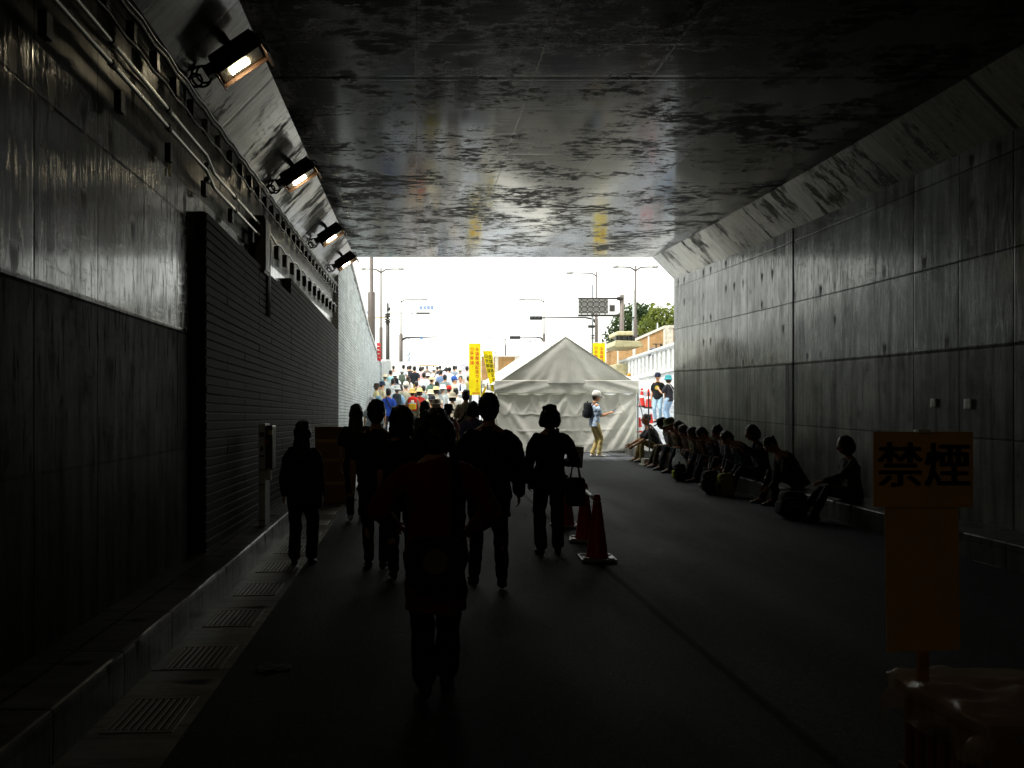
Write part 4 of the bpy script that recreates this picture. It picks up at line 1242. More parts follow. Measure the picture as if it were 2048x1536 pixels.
tree(tx1, ty, 3.6, [(0, 0, zc + .5, 1.6), (-1.0, .2, zc - .6, 1.3), (1.1, 0, zc + .8, 1.3), (-1.6, 0, zc - 1.9, 1.1), (.6, .4, zc - 1.3, 1.5), (-.6, -.3, zc - 2.6, 1.3), (.4, -.4, zc + 1.1, 1.0)], LD, 'dark green tree behind the gantry pole', seed=2, n=300)
tx2 = xat(1318, ty - 4); zc = zat(650, ty - 4) - 3.6
tree(tx2, ty - 4, 3.6, [(0, 0, zc + .2, 1.5), (1.3, .2, zc + .5, 1.5), (-1.1, 0, zc - .5, 1.1), (.4, 0, zc - 1.5, 1.6), (2.4, .5, zc + .4, 1.5), (-.7, .3, zc - 1.7, 1.2), (-.2, 0, zc + 1.1, .8), (1.9, 0, zc - 1.4, 1.4)], LL, 'lighter yellow-green tree above the tan wall', seed=5, n=240)
tree(xat(1225, ty + 4), ty + 4, 3.4, [(0, 0, 3.2, .9), (-.7, 0, 2.5, .7), (.7, 0, 2.6, .9)], LD, 'small dark bush tree low behind the works truck', seed=8, n=300, trunk=.1)
# ------------------------------------------------------------------ people
def ik(a, c, l1, l2, pole):
    dd = c - a; L = dd.length
    L2 = min(L, (l1 + l2) * .999)
    dd = dd.normalized(); c = a + dd * L2
    k = (l1 * l1 - l2 * l2 + L2 * L2) / (2 * L2)
    h = math.sqrt(max(0, l1 * l1 - k * k))
    p = V(pole); p = (p - dd * p.dot(dd)); p.normalize()
    return a + dd * k + p * h, c

HAIRM = {'black': plain('black_hair', (.012, .011, .011), .45), 'brown': plain('brown_hair', (.035, .02, .013), .45), 'grey': plain('grey_hair', (.16, .16, .16), .6)}
def hand(bm, w, dr, n, s, side, rf, curl=.5):
    """palm, four unequal curled fingers and a thumb leaving the side of the palm"""
    dr = dr.normalized(); n = (n - dr * n.dot(dr)).normalized(); sp = dr.cross(n)
    tube(bm, [w, w + dr * .045 * s, w + dr * .088 * s], [(.026 * s, .017 * s), (.036 * s, .016 * s), (.037 * s, .014 * s)], n=8, ref=n)
    for k, L in enumerate((.066, .075, .07, .054)):
        b = w + dr * .085 * s + sp * (side * (.028 - .0185 * k) * s)
        p = [b]; a = 0; seg = L * s / 3
        for q in range(3):
            a += curl * (.55 + .12 * k) * (1 if q else .6)
            p.append(p[-1] + (dr * math.cos(a) + n * math.sin(a)) * seg * (1.15 - .15 * q))
        tube(bm, p, [rf, rf * .95, rf * .88, rf * .8], n=6)
    b = w + dr * .03 * s + sp * (side * .03 * s)
    d1 = (dr * .75 + sp * side * .6 + n * .25).normalized()
    d2 = (dr * .9 + sp * side * .15 + n * .4).normalized()
    tube(bm, [b, b + d1 * .035 * s, b + d1 * .035 * s + d2 * .03 * s], [rf * 1.35, rf * 1.1, rf * .9], n=6)

def person(label, x, y, H=1.68, yaw=0, z=None, vox=None, sex='m', lean=0.03, walk=0.5, seat=None, feet=None, rh=None, lh=None,
           shirt=('#888888', 'short'), legs=('#333a48', 'trousers'), shoes='#2a2826', hair=('short', 'black'), hat=None, head=(0, 0), sk=SKIN,
           wide=1.0, sleeve=1.0, curl=.5, group=None, tuck=False, hunch=0.0, face=False, elbow_out=.18, belt=False):
    y0 = y
    z = gz(y) if z is None else z
    root = thing('person', label, 'person', (x, y, z), R(yaw), group)
    s = H / 1.7
    dist = y
    if vox is None: vox = .0095 if dist < 13 else (.012 if dist < 22 else (.017 if dist < 40 else .022))
    rf = max(.0085 * s, vox * .72)
    fem = sex == 'f'
    up = V((0, 0, 1))
    P = V((0, 0, .52 * H)) if seat is None else V((0, 0, seat + .095 * s))
    sp1 = V((0, math.sin(lean), math.cos(lean)))
    sp2 = V((0, math.sin(lean + hunch), math.cos(lean + hunch)))
    def spine(t):                      # t in metres*s along the back
        a = P + sp1 * (min(t, .22) * H)
        return a + (sp2 * ((t - .22) * H) if t > .22 else V())
    N = spine(.318)
    X = V((1, 0, 0))
    hp, hy = R(head[0]), R(head[1])    # nod down, turn
    hd = V((0, math.sin(lean * .6 + hunch * .5), math.cos(lean * .6 + hunch * .5)))
    HM = Matrix.Rotation(hy, 3, 'Z') @ Matrix.Rotation(-(lean * .6 + hunch * .4) - hp, 3, 'X')
    hc = N + hd * (.042 * H) + HM @ V((0, .018 * s, .055 * H))
    hs = 1.09 * s
    sw = (.098 if fem else .106) * H * wide
    S = {k: spine(.27) + X * (k * sw) for k in (-1, 1)}
    hipw = .052 * H
    Hp = {k: P + X * (k * hipw) - up * .01 for k in (-1, 1)}
    l1, l2 = .245 * H, .245 * H
    if feet is None:
        if seat is None:
            st = .17 * H * .55 * walk
            feet = {1: (.075 * s, st), -1: (-.075 * s, -st)}
        else:
            feet = {1: (.13 * s, .42 * s), -1: (-.10 * s, .48 * s)}
    A, K = {}, {}
    shoe_mat = plain('shoe_leather', srgb(shoes), .5)
    for k in (-1, 1):
        f = feet[k]
        lift = f[2] if len(f) > 2 else (.045 * s * abs(walk) if (seat is None and f[1] < -.02) else 0)
        a = V((f[0], f[1], .05 * H * .9 + lift))
        if seat is not None: a.z -= P.z * 0
        pole = V((k * .08, 1, .0)) if seat is None else V((k * .12, .5, 1))
        base = V((0, 0, 0))
        K[k], A[k] = ik(Hp[k], a, l1, l2, pole)
    # --- arms
    u1, u2 = .172 * H, .15 * H
    W, E = {}, {}
    for k, tgt in ((1, rh), (-1, lh)):
        if tgt is None:
            swing = -.05 + (-k * walk * .11 if seat is None else .25)
            tgt = (.05, swing, -.305 * 1.7) if seat is None else (-.05, .15, -.36)
        w = S[k] + V((k * tgt[0], tgt[1], tgt[2])) * s
        E[k], W[k] = ik(S[k], w, u1, u2, V((k * elbow_out, -1, -.3)))
    # --- continuous body
    bm = bmesh.new()
    fx = .92 if fem else 1.0
    def torso(bm, infl, t0, t1, flare=0.0, boxy=False):
        secs = [(-.05, .115, .085), (-.015, .150, .108), (.02, .158, .112), (.07, .142, .102), (.12, .132, .096), (.17, .142, .102), (.22, .155, .108), (.265, .158, .1), (.292, .138, .086), (.308, .108, .072), (.322, .074, .064), (.33, .062, .06)]
        if fem: secs = [(t, a * (1.04 if t < .04 else .88), b * (1.0 if t < .04 else .9) + (.012 if .17 < t < .25 else 0)) for t, a, b in secs]
        if boxy:
            secs = [(-.05, .168, .118), (-.015, .168, .12), (.02, .166, .12), (.07, .16, .115), (.12, .157, .112), (.17, .16, .113), (.22, .166, .115), (.25, .168, .108), (.272, .158, .096), (.29, .13, .082), (.306, .1, .072), (.32, .072, .066)]
            if fem: secs = [(t, a * .93, b * .95 + (.012 if .17 < t < .25 else 0)) for t, a, b in secs]
        rings = []
        for t, a, b in secs:
            if t < t0 - 1e-6 or t > t1 + 1e-6: continue
            i = infl if t < .3 else infl * .6
            fl = flare * max(0, (.12 - t) / .17)
            c = spine(t)
            ax = sp1 if t < .2 else sp2
            fy = X.cross(ax) * -1
            ww = wide if t > .1 else 1 + (wide - 1) * .4
            rings.append([c + X * ((a * s * ww + i + fl) * math.cos(q)) + fy * ((b * s + i + fl * .7) * math.sin(q)) for q in [2 * math.pi * j / 20 for j in range(20)]])
        loft(bm, rings)
    torso(bm, 0, -.05, .33)
    tube(bm, [N - sp2 * .03 * s, N + hd * .03 * H, hc - HM @ V((0, .02 * s, .03 * s))], [.062 * s, .053 * s * fx, .05 * s * fx], n=12)
    ell(bm, hc, (.074 * hs, .094 * hs, .112 * hs), HM, 18, 12)
    ell(bm, hc + HM @ V((0, .022 * hs, -.062 * hs)), (.052 * hs, .066 * hs, .05 * hs), HM)
    ell(bm, hc + HM @ V((0, .095 * hs, -.022 * hs)), (.014 * hs, .02 * hs, .024 * hs), HM, 8, 6)
    for k in (-1, 1): ell(bm, hc + HM @ V((k * .076 * hs, -.004 * hs, -.012 * hs)), (.012 * hs, .022 * hs, .034 * hs), HM, 8, 6)
    for k in (-1, 1):
        tube(bm, [Hp[k], Hp[k].lerp(K[k], .45), K[k], K[k].lerp(A[k], .35), A[k]], [.085 * s, .075 * s, .053 * s, .056 * s, .036 * s], n=10)
        tube(bm, [A[k], A[k] + V((0, .10 * s, -.03 * s))], [.036 * s, .03 * s], n=8)
        tube(bm, [S[k] - X * k * .03 * s, S[k].lerp(E[k], .3), E[k], E[k].lerp(W[k], .3), W[k]], [.054 * s * fx, .047 * s * fx, .036 * s * fx, .038 * s * fx, .026 * s], n=10)
        fd = (W[k] - E[k]).normalized()
        pn = V((-k, .15, 0)) if fd.z < -.5 else V((-k * .5, 0, -.8))
        hand(bm, W[k], fd, pn, s * (.94 if fem else 1), 1 if k * 1 > 0 else -1, rf, curl)
    mk('body', bm, sk, root, vox=vox, it=2)
    # --- shirt
    col, kind = shirt
    bm = bmesh.new()
    low = -.015 if tuck else -.05
    thick = .02 if kind in ('jacket', 'coat') else .014
    torso(bm, thick - .006, low, .322, .012 if not tuck else 0, True)
    for k in (-1, 1):
        if kind == 'short': pts, rr = [S[k] - X * k * .04 * s, S[k].lerp(E[k], .3), S[k].lerp(E[k], .72)], [.06 * s, .064 * s * sleeve, .068 * s * sleeve]
        elif kind == 'vest': pts, rr = [S[k] - X * k * .05 * s, S[k] + X * k * .005], [.062 * s, .055 * s]
        elif kind == 'jacket': pts, rr = [S[k] - X * k * .05 * s, S[k].lerp(E[k], .25), E[k], W[k].lerp(E[k], .08)], [.07 * s, .07 * s * sleeve, .062 * s * sleeve, .05 * s * sleeve]
        else: pts, rr = [S[k] - X * k * .04 * s, S[k].lerp(E[k], .3), E[k], W[k].lerp(E[k], .08)], [.06 * s, .06 * s * sleeve, .054 * s * sleeve, .042 * s * sleeve]
        tube(bm, pts, rr, n=12)
    if kind in ('coat', 'jacket'):
        ln = .12 if kind == 'jacket' else .2
        rings = []
        for t in (0, .35, .7, 1):
            c = P - sp1 * (.02 * H + ln * H * t)
            rings.append([c + V(((.172 + .02 * t) * s * math.cos(q), (.128 + .03 * t) * s * math.sin(q), 0)) for q in [2 * math.pi * j / 18 for j in range(18)]])
        loft(bm, rings)
    mk('shirt' if kind not in ('coat', 'jacket') else kind, bm, cloth(col), root, vox=vox, it=4, folds=(FOLDS, .045 * s) if y < 26 else None)
    # --- legwear
    col, kind = legs
    bm = bmesh.new()
    torso(bm, .012, -.05, .07)
    if kind == 'skirt':
        rings = []
        for t in (0, .5, 1):
            c = P + up * (.03 - .26 * H * t)
            rings.append([c + V(((.165 + .06 * t) * s * math.cos(q) , (.125 + .07 * t) * s * math.sin(q), 0)) for q in [2 * math.pi * j / 18 for j in range(18)]])
        loft(bm, rings)
    else:
        for k in (-1, 1):
            e = 1.0 if kind == 'trousers' else -1
            if kind == 'shorts': pts, rr = [Hp[k], Hp[k].lerp(K[k], .5), Hp[k].lerp(K[k], .95)], [.1 * s, .092 * s, .085 * s]
            elif kind == 'wide': pts, rr = [Hp[k], Hp[k].lerp(K[k], .45), K[k], K[k].lerp(A[k], .5), A[k] + up * .045], [.102 * s, .092 * s, .076 * s, .073 * s, .078 * s]
            else: pts, rr = [Hp[k], Hp[k].lerp(K[k], .45), K[k], K[k].lerp(A[k], .5), A[k] + up * .03], [.1 * s, .086 * s, .066 * s, .06 * s, .056 * s]
            tube(bm, pts, rr, n=12)
    mk({'skirt': 'skirt', 'shorts': 'shorts'}.get(kind, 'trousers'), bm, cloth(col), root, vox=vox, it=4, folds=(FOLDS, .035 * s) if y < 26 else None)
    if belt:
        bm = bmesh.new()
        c = spine(.03)
        loft(bm, [[c + up * q + V((.182 * s * math.cos(a), .135 * s * math.sin(a), 0)) for a in [2 * math.pi * j / 20 for j in range(20)]] for q in (-.018, .018)])
        mk('belt', bm, BLACKM, root, smooth=False)
    # --- shoes
    for k in (-1, 1):
        bm = bmesh.new()
        a = A[k]; zs = a.z - .046 * H
        fo = V((k * .12, 1, 0)).normalized(); si = V((fo.y, -fo.x, 0))
        if zs > .02: pitch = -.5
        else: pitch = 0
        rings = []
        for t, w, h in ((-.065, .026, .06), (-.045, .036, .085), (0, .04, .1), (.06, .043, .075), (.12, .046, .055), (.165, .038, .045), (.19, .02, .03)):
            base = V((a.x, a.y, zs)) + fo * (t * s)
            dz = (pitch * (t - .14)) * s if pitch and t < .14 else 0
            ring = []
            for q in [2 * math.pi * j / 12 for j in range(12)]:
                zz = max(0, (math.sin(q) * .5 + .5)) ** .8 * h * s
                ring.append(base + si * (w * s * math.cos(q)) + up * (zz + dz * -1 * (-1 if pitch < 0 else 1) * 0 + (-.45 * (t - .12) * s if pitch and t < .12 else 0)))
            rings.append(ring)
        loft(bm, rings)
        if pitch:
            for v in bm.verts: v.co.z -= min(zs, .03)
        mk('shoe', bm, shoe_mat, root, smooth=True)
    # --- hair
    hk, hcol = hair
    hs0 = hs
    if hat: hs *= .9
    if hk:
        bm = bmesh.new()
        if hk == 'buzz': ell(bm, hc + HM @ V((0, -.010 * hs, .022 * hs)), (.078 * hs, .094 * hs, .1 * hs), HM)
        else:
            ell(bm, hc + HM @ V((0, -.016 * hs, .024 * hs)), (.086 * hs, .1 * hs, .108 * hs), HM)
            ell(bm, hc + HM @ V((0, -.045 * hs, -.02 * hs)), (.078 * hs, .066 * hs, .085 * hs), HM)
        if hk == 'bob':
            ell(bm, hc + HM @ V((0, -.03 * hs, -.02 * hs)), (.113 * hs, .1 * hs, .12 * hs), HM)
            for k in (-1, 1): ell(bm, hc + HM @ V((k * .08 * hs, -.01 * hs, -.06 * hs)), (.036 * hs, .06 * hs, .06 * hs), HM)
        if hk == 'full':
            ell(bm, hc + HM @ V((0, -.025 * hs, .0)), (.118 * hs, .115 * hs, .14 * hs), HM)
            ell(bm, hc + HM @ V((0, -.03 * hs, -.09 * hs)), (.12 * hs, .085 * hs, .085 * hs), HM)
        if hk == 'long':
            ell(bm, hc + HM @ V((0, -.03 * hs, -.02 * hs)), (.1 * hs, .09 * hs, .115 * hs), HM)
            pts = [hc + HM @ V((0, -.045 * hs, -.05 * hs)), N + V((0, -.075 * hs, .0)), spine(.25) + V((0, -.13 * hs, 0)), spine(.2) + V((0, -.135 * hs, 0))]
            tube(bm, pts, [(.095 * s, .06 * s), (.11 * s, .045 * s), (.115 * s, .035 * s), (.06 * s, .02 * s)], n=12, ref=(0, -1, .2))
        rnd = random.Random(int(abs(x * 977 + y * 131)))
        for q in range(9):
            a = rnd.uniform(0, 6.28)
            p = hc + HM @ V((.054 * hs * math.cos(a), -.025 * hs + .06 * hs * math.sin(a), .07 * hs + rnd.uniform(-.03, .025) * hs))
            ell(bm, p, (.03 * s, .034 * s, .03 * s), HM, 8, 6)
        mk('hair', bm, HAIRM[hcol], root, vox=max(.008, vox * .8), it=3, folds=(TUFTS, .022 * s) if y < 26 else None)
    hs = hs0
    if face:
        bm = bmesh.new()
        for k in (-1, 1): ell(bm, hc + HM @ V((k * .03 * hs, .083 * hs, .004 * hs)), (.013 * hs, .008 * hs, .007 * hs), HM, 8, 6); ell(bm, hc + HM @ V((k * .03 * hs, .086 * hs, .026 * hs)), (.02 * hs, .008 * hs, .005 * hs), HM, 8, 6)
        mk('eye', bm, plain('dark_eye', (.02, .015, .012), .3), root, smooth=True)
        bm = bmesh.new(); ell(bm, hc + HM @ V((0, .083 * hs, -.064 * hs)), (.024 * hs, .008 * hs, .006 * hs), HM, 8, 6); mk('lip', bm, plain('lips', (.3, .1, .08), .5), root, smooth=True)
    # --- hat
    if hat:
        kind, hcol = hat[:2]
        hs = hs0 * 1.04
        hm = cloth(hcol, 'hat_felt')
        bm = bmesh.new()
        def revolve(prof, cx=(0, -.006, 0)):
            loft(bm, [[hc + HM @ (V((r * hs * math.cos(a) * .92, r * hs * math.sin(a) * 1.08, zz * hs)) + V(cx) * hs) for a in [2 * math.pi * j / 22 for j in range(22)]] for r, zz in prof])
        if kind == 'cap':
            revolve([(.1, -.002), (.103, .04), (.096, .09), (.078, .125), (.045, .142), (.004, .146)])
            M2 = hc + HM @ V((0, .1 * hs, .032 * hs))
            rings = []
            for t, w in ((0, .08), (.04, .082), (.08, .07), (.112, .034)):
                rings.append([hc + HM @ V((w * hs * q, (.075 + t) * hs - .02 * hs * abs(q), (.038 - .25 * t + dz) * hs)) for q, dz in ((-1, -.008), (-.5, .006), (0, .01), (.5, .006), (1, -.008), (.5, -.0), (0, .003), (-.5, -.0))])
            loft(bm, rings)
        elif kind == 'bucket': revolve([(.135, .0), (.138, -.006), (.112, .03), (.1, .05), (.095, .11), (.07, .135), (.004, .14)])
        elif kind == 'straw': revolve([(.19, .02), (.192, .015), (.13, .035), (.1, .045), (.094, .115), (.07, .135), (.004, .14)])
        elif kind == 'flap':
            revolve([(.15, .015), (.15, .008), (.112, .03), (.1, .05), (.095, .11), (.07, .13), (.004, .135)])
            tube(bm, [hc + HM @ V((0, -.075 * hs, .03 * hs)), hc + HM @ V((0, -.1 * hs, -.06 * hs)), hc + HM @ V((0, -.115 * hs, -.15 * hs))], [(.08 * hs, .02 * hs), (.105 * hs, .022 * hs), (.12 * hs, .012 * hs)], ref=(0, -1, 0))
        mk('hat' if kind != 'cap' else 'cap', bm, hm, root, smooth=True)
        if len(hat) > 2:
            bm = bmesh.new(); revolve([(.103, .045), (.1, .07)]); mk('hat_band', bm, cloth(hat[2], 'hat_band'), root, smooth=True)
    root['s'] = s
    info = dict(root=root, s=s, N=N, S=S, W=W, E=E, P=P, spine=spine, sp=sp2, hc=hc, HM=HM, K=K, x=x, y=y, z=z, yaw=R(yaw), H=H, wide=wide)
    del root['s']
    return info

def at_person(p, name, label, cat, local, rz=0.0, group=None):
    """a top-level thing worn or held by a person, placed in that person's frame"""
    M = Matrix.Translation((p['x'], p['y'], p['z'])) @ Matrix.Rotation(p['yaw'], 4, 'Z')
    return thing(name, label, cat, M @ V(local), p['yaw'] + rz, group)

def pillow(bm, c, r, e=.45, n=20, m=12, rot=None):
    """soft box: superellipsoid"""
    sg = lambda v, q: math.copysign(abs(v) ** q, v)
    rings = []
    for j in range(1, m):
        b = -math.pi / 2 + math.pi * j / m
        ring = []
        for i in range(n):
            a = 2 * math.pi * i / n
            p = V((r[0] * sg(math.cos(b), e) * sg(math.cos(a), e), r[1] * sg(math.cos(b), e) * sg(math.sin(a), e), r[2] * sg(math.sin(b), e)))
            ring.append(V(c) + (rot @ p if rot else p))
        rings.append(ring)
    loft(bm, rings)

def backpack(p, label, col='#1c1c1e', w=.15, h=.22, dpt=.085, accents=None, stripcol='#141414'):
    s = p['s']
    c = p['spine'](.2) + V((0, -(.10 + dpt + .012) * s, 0))
    t = at_person(p, 'backpack', label, 'backpack', c)
    m = cloth(col, 'pack_nylon')
    bm = bmesh.new(); pillow(bm, (0, 0, 0), (w * s, dpt * s, h * s)); mk('pack_body', bm, m, t, smooth=True)
    bm = bmesh.new(); pillow(bm, (0, -dpt * s * .95, -h * s * .38), (w * s * .8, .04 * s, h * s * .45)); mk('front_pocket', bm, cloth(accents[0] if accents else col, 'pack_nylon'), t, smooth=True)
    if accents and len(accents) > 1:
        bm = bmesh.new(); pillow(bm, (0, -dpt * s * .9, h * s * .02), (w * s * .86, .035 * s, h * s * .12)); mk('stripe_panel', bm, cloth(accents[1], 'pack_nylon'), t, smooth=True)
        bm = bmesh.new(); pillow(bm, (0, -dpt * s * .9, h * s * .3), (w * s * .35, .03 * s, h * s * .2)); mk('top_patch', bm, cloth(accents[2], 'pack_nylon'), t, smooth=True)
    bm = bmesh.new()
    pts = [V((-.03 * s, 0, h * s)), V((-.02 * s, 0, h * s + .03)), V((.02 * s, 0, h * s + .03)), V((.03 * s, 0, h * s))]; tube(bm, pts, .008)
    mk('grab_loop', bm, cloth(stripcol, 'strap'), t, smooth=True)
    for k in (-1, 1):
        bm = bmesh.new()
        sx = k * .085 * s * p['wide']
        o = -c
        q = [V((k * w * s * .55, .03 * s, h * s * .75)), p['spine'](.30) + o + V((sx, -.06 * s, .035 * s)), p['spine'](.305) + o + V((sx * 1.05, .03 * s, .03 * s)), p['spine'](.24) + o + V((sx * 1.15, .13 * s, 0)), p['spine'](.13) + o + V((sx * 1.6, .10 * s, 0)), V((k * w * s * .8, .05 * s, -h * s * .6))]
        tube(bm, q, [(.024 * s, .007 * s)] * 6, n=8, ref=(0, 1, .3)); mk('shoulder_strap', bm, cloth(stripcol, 'strap'), t, smooth=True)
    return t

def sling(p, label, col, side=1, bagcol=None, size=(.12, .06, .1), front=False, drop=.02):
    """cross-body bag: strap over one shoulder, bag at the opposite hip"""
    s = p['s']
    hip = p['spine'](drop) + V((side * .2 * s, -.04 * s, 0))
    t = at_person(p, 'shoulder_bag', label, 'bag', hip)
    bm = bmesh.new(); pillow(bm, (0, 0, 0), (size[1] * s, size[0] * s, size[2] * s)); mk('bag_body', bm, cloth(bagcol or col, 'pack_nylon'), t, smooth=True)
    bm = bmesh.new()
    o = -hip
    sx = -side * .09 * s
    q = [V((0, -.06 * s, size[2] * s)), p['spine'](.1) + o + V((side * .1 * s, -.145 * s, 0)), p['spine'](.2) + o + V((0, -.155 * s, 0)), p['spine'](.285) + o + V((sx * .8, -.11 * s, .01)), p['spine'](.308) + o + V((sx, -.01 * s, .04 * s)), p['spine'](.26) + o + V((sx * .7, .12 * s, .0)), p['spine'](.15) + o + V((side * .06 * s, .15 * s, 0)), V((0, .06 * s, size[2] * s))]
    tube(bm, q, [(.02 * s, .006 * s)] * len(q), n=8, ref=(0, 1, 0)); mk('strap', bm, cloth(col, 'strap'), t, smooth=True)
    return t

def handbag(p, side, label, col, size=(.16, .05, .14), handle=.16, name='tote_bag', cat='bag', mat=None, soft=.35, at=None):
    s = p['s']
    w = p['W'][side] + V((0, 0, -.08 * s)) if at is None else V(at)
    t = at_person(p, name, label, cat, w)
    m = mat or cloth(col, 'pack_nylon')
    bm = bmesh.new(); pillow(bm, (0, 0, -handle - size[2]), size, e=soft); o = mk('bag_body', bm, m, t, smooth=True)
    for k in (-1, 1):
        bm = bmesh.new()
        tube(bm, [(k * size[0] * .1 - size[0] * .5, k * size[1] * .6, -handle - size[2] * .12), (-size[0] * .3, k * .012, -.02), (0, k * .008, .012), (size[0] * .3, k * .012, -.02), (size[0] * .5, k * size[1] * .6, -handle - size[2] * .12)], .008, n=6)
        mk('handle', bm, m, t, smooth=True)
    return t
FILM = NT('white_carrier_film'); FILM.set(col=(.7, .72, .72), rough=.35, spec=.4)
_f = FILM.noise(FILM.obj()[0], 18, 3, .6, 1.0); FILM.bump(_f, .02, .8)
tr = FILM.n('BsdfTranslucent'); tr.inputs[0].default_value = (.7, .72, .72, 1)
mxs = FILM.n('MixShader'); mxs.inputs[0].default_value = .45
FILM.t.links.new(FILM.b.outputs[0], mxs.inputs[1]); FILM.t.links.new(tr.outputs[0], mxs.inputs[2]); FILM.t.links.new(mxs.outputs[0], FILM.out.inputs[0])
FILM = FILM.m
def paper(p, side, label, size=(.15, .22), tilt=60, yawd=0, off=(0, .06, .05), name='paper_sheet', col=(.72, .72, .68)):
    w = p['W'][side] + V(off)
    t = at_person(p, name, label, 'paper', w, R(yawd))
    bm = bmesh.new()
    for k in (0, 1):
        R3 = Matrix.Rotation(R(tilt + k * 9), 3, 'X') @ Matrix.Rotation(R(k * 12), 3, 'Y')
        box(bm, (k * .012, k * .004, 0), (size[0], size[1], .003), R3)
    mk('sheet', bm, plain('printed_paper', col, .7, var=.25, sc=30), t)
    return t
# ------------------------------------------------------------------ walkers in the tunnel, seen from behind
G1 = 'walkers inside the tunnel'
D_ = lambda u, y: xat(u, y)
p = person('girl in dark clothes with long hair walking on the gutter strip beside the left kerb', D_(605, 8.5), 8.5, 1.43, sex='f', walk=.15, hair=('long', 'black'), shirt=('#23232a', 'long'), legs=('#1c1d22', 'wide'), rh=(.05, .04, -.51), lh=(.055, .02, -.51), group=G1, wide=1.04, feet={1: (.085, .03), -1: (-.075, -.03)})
sling(p, 'small dark bag at the right hip of the girl on the gutter strip', '#151517', 1, size=(.07, .045, .1), drop=-.06)
p = person('woman with long dark hair walking beside the stacked cardboard boxes', D_(712, 11.6), 11.6, 1.58, sex='f', walk=.5, hair=('long', 'black'), shirt=('#1e2024', 'short'), legs=('#202228', 'trousers'), shoes='#c8c8c4', group=G1, wide=1.05)
p = person('dark-haired man in dark clothes walking left of the red-clad woman', D_(752, 8.3), 8.3, 1.635, walk=-.4, hair=('short', 'black'), shirt=('#24211f', 'short'), legs=('#1d2027', 'trousers'), group=G1, wide=1.08, rh=(.05, .06, -.51), lh=(.035, -.04, -.515))
sling(p, 'dark satchel at the right side of the dark-haired man', '#16181d', 1, bagcol='#171b24', size=(.15, .07, .17), drop=.06)
p = person('person with full bushy hair in a dark brown shirt behind the red-clad woman', D_(803, 7.8), 7.8, 1.57, sex='f', walk=.35, hair=('full', 'brown'), shirt=('#2c261e', 'short'), legs=('#22201f', 'trousers'), group=G1, wide=1.0, rh=(.03, .25, -.26))
paper(p, 1, 'white card held by the bushy-haired walker', (.09, .06), 70, 0, (.03, .06, .02), name='white_card')
p = person('woman in a loose dark red top walking closest to the viewer', D_(872, 4.7), 4.7, 1.555, sex='f', walk=.3, hair=('bob', 'black'), shirt=('#741418', 'coat'), legs=('#241210', 'wide'), shoes='#161210', group=G1, wide=1.12, sleeve=1.35, feet={1: (.06, .1), -1: (-.06, -.06)}, rh=(.06, .2, -.36), lh=(.08, .2, -.34), vox=.0085, elbow_out=.9)
t = at_person(p, 'shoulder_bag', 'dark shoulder bag with a dull yellow disc on the back of the red-clad woman', 'bag', p['spine'](-.03) + V((-.01, -.24, 0)))
bm = bmesh.new(); pillow(bm, (0, 0, 0), (.15, .06, .14)); mk('bag_body', bm, cloth('#1c1614', 'pack_nylon'), t, smooth=True)
bm = bmesh.new(); cyl(bm, (0, -.05, .02), (0, -.07, .02), .065, n=24); mk('disc_badge', bm, plain('dull_yellow_badge', srgb('#6a5c1e'), .6), t)
bm = bmesh.new(); o = -(p['spine'](-.03) + V((-.01, -.24, 0)))
tube(bm, [(.1, .03, .12), p['spine'](.12) + o + V((.1, -.16, 0)), p['spine'](.24) + o + V((.1, -.165, 0)), p['spine'](.308) + o + V((.1, -.03, .045)), p['spine'](.25) + o + V((.07, .14, 0))], [(.02, .007)] * 5, n=8, ref=(0, 1, 0)); mk('strap', bm, cloth('#141110', 'strap'), t, smooth=True)
p = person('broad man in a dark suit jacket striding in the middle of the road', D_(978, 7.4), 7.4, 1.685, walk=.9, hair=('short', 'black'), shirt=('#1b1c1e', 'jacket'), legs=('#1d1e22', 'trousers'), group=G1, wide=1.14, sleeve=1.1, rh=(.07, .1, -.51), lh=(.06, .2, -.38), feet={1: (.1, -.12), -1: (-.11, .24)})
paper(p, -1, 'folded newspaper under the left arm of the man in the suit', (.14, .26), 30, 20, (-.02, .02, .1), name='newspaper')
p = person('woman with bobbed hair in dark clothes carrying papers beside the red cones', D_(1100, 9.1), 9.1, 1.585, sex='f', walk=.12, hair=('bob', 'black'), shirt=('#22241f', 'long'), legs=('#2a271f', 'wide'), shoes='#1b1a18', group=G1, wide=1.08, sleeve=1.15, rh=(.05, .24, -.3), lh=(.055, .04, -.51), elbow_out=.4, feet={1: (.09, .02), -1: (-.1, -.02)})
handbag(p, 1, 'black tote bag hanging from the forearm of the woman with papers', '#121214', (.11, .045, .16), .13, at=p['W'][1] + V((.1, .0, -.03)))
paper(p, 1, 'sheaf of papers in the hand of the woman with the black tote bag', (.17, .24), 62, -25, (.1, .06, .06))
sling(p, 'small dark pouch at the left hip of the woman with papers', '#171717', -1, size=(.07, .05, .08), drop=-.03)
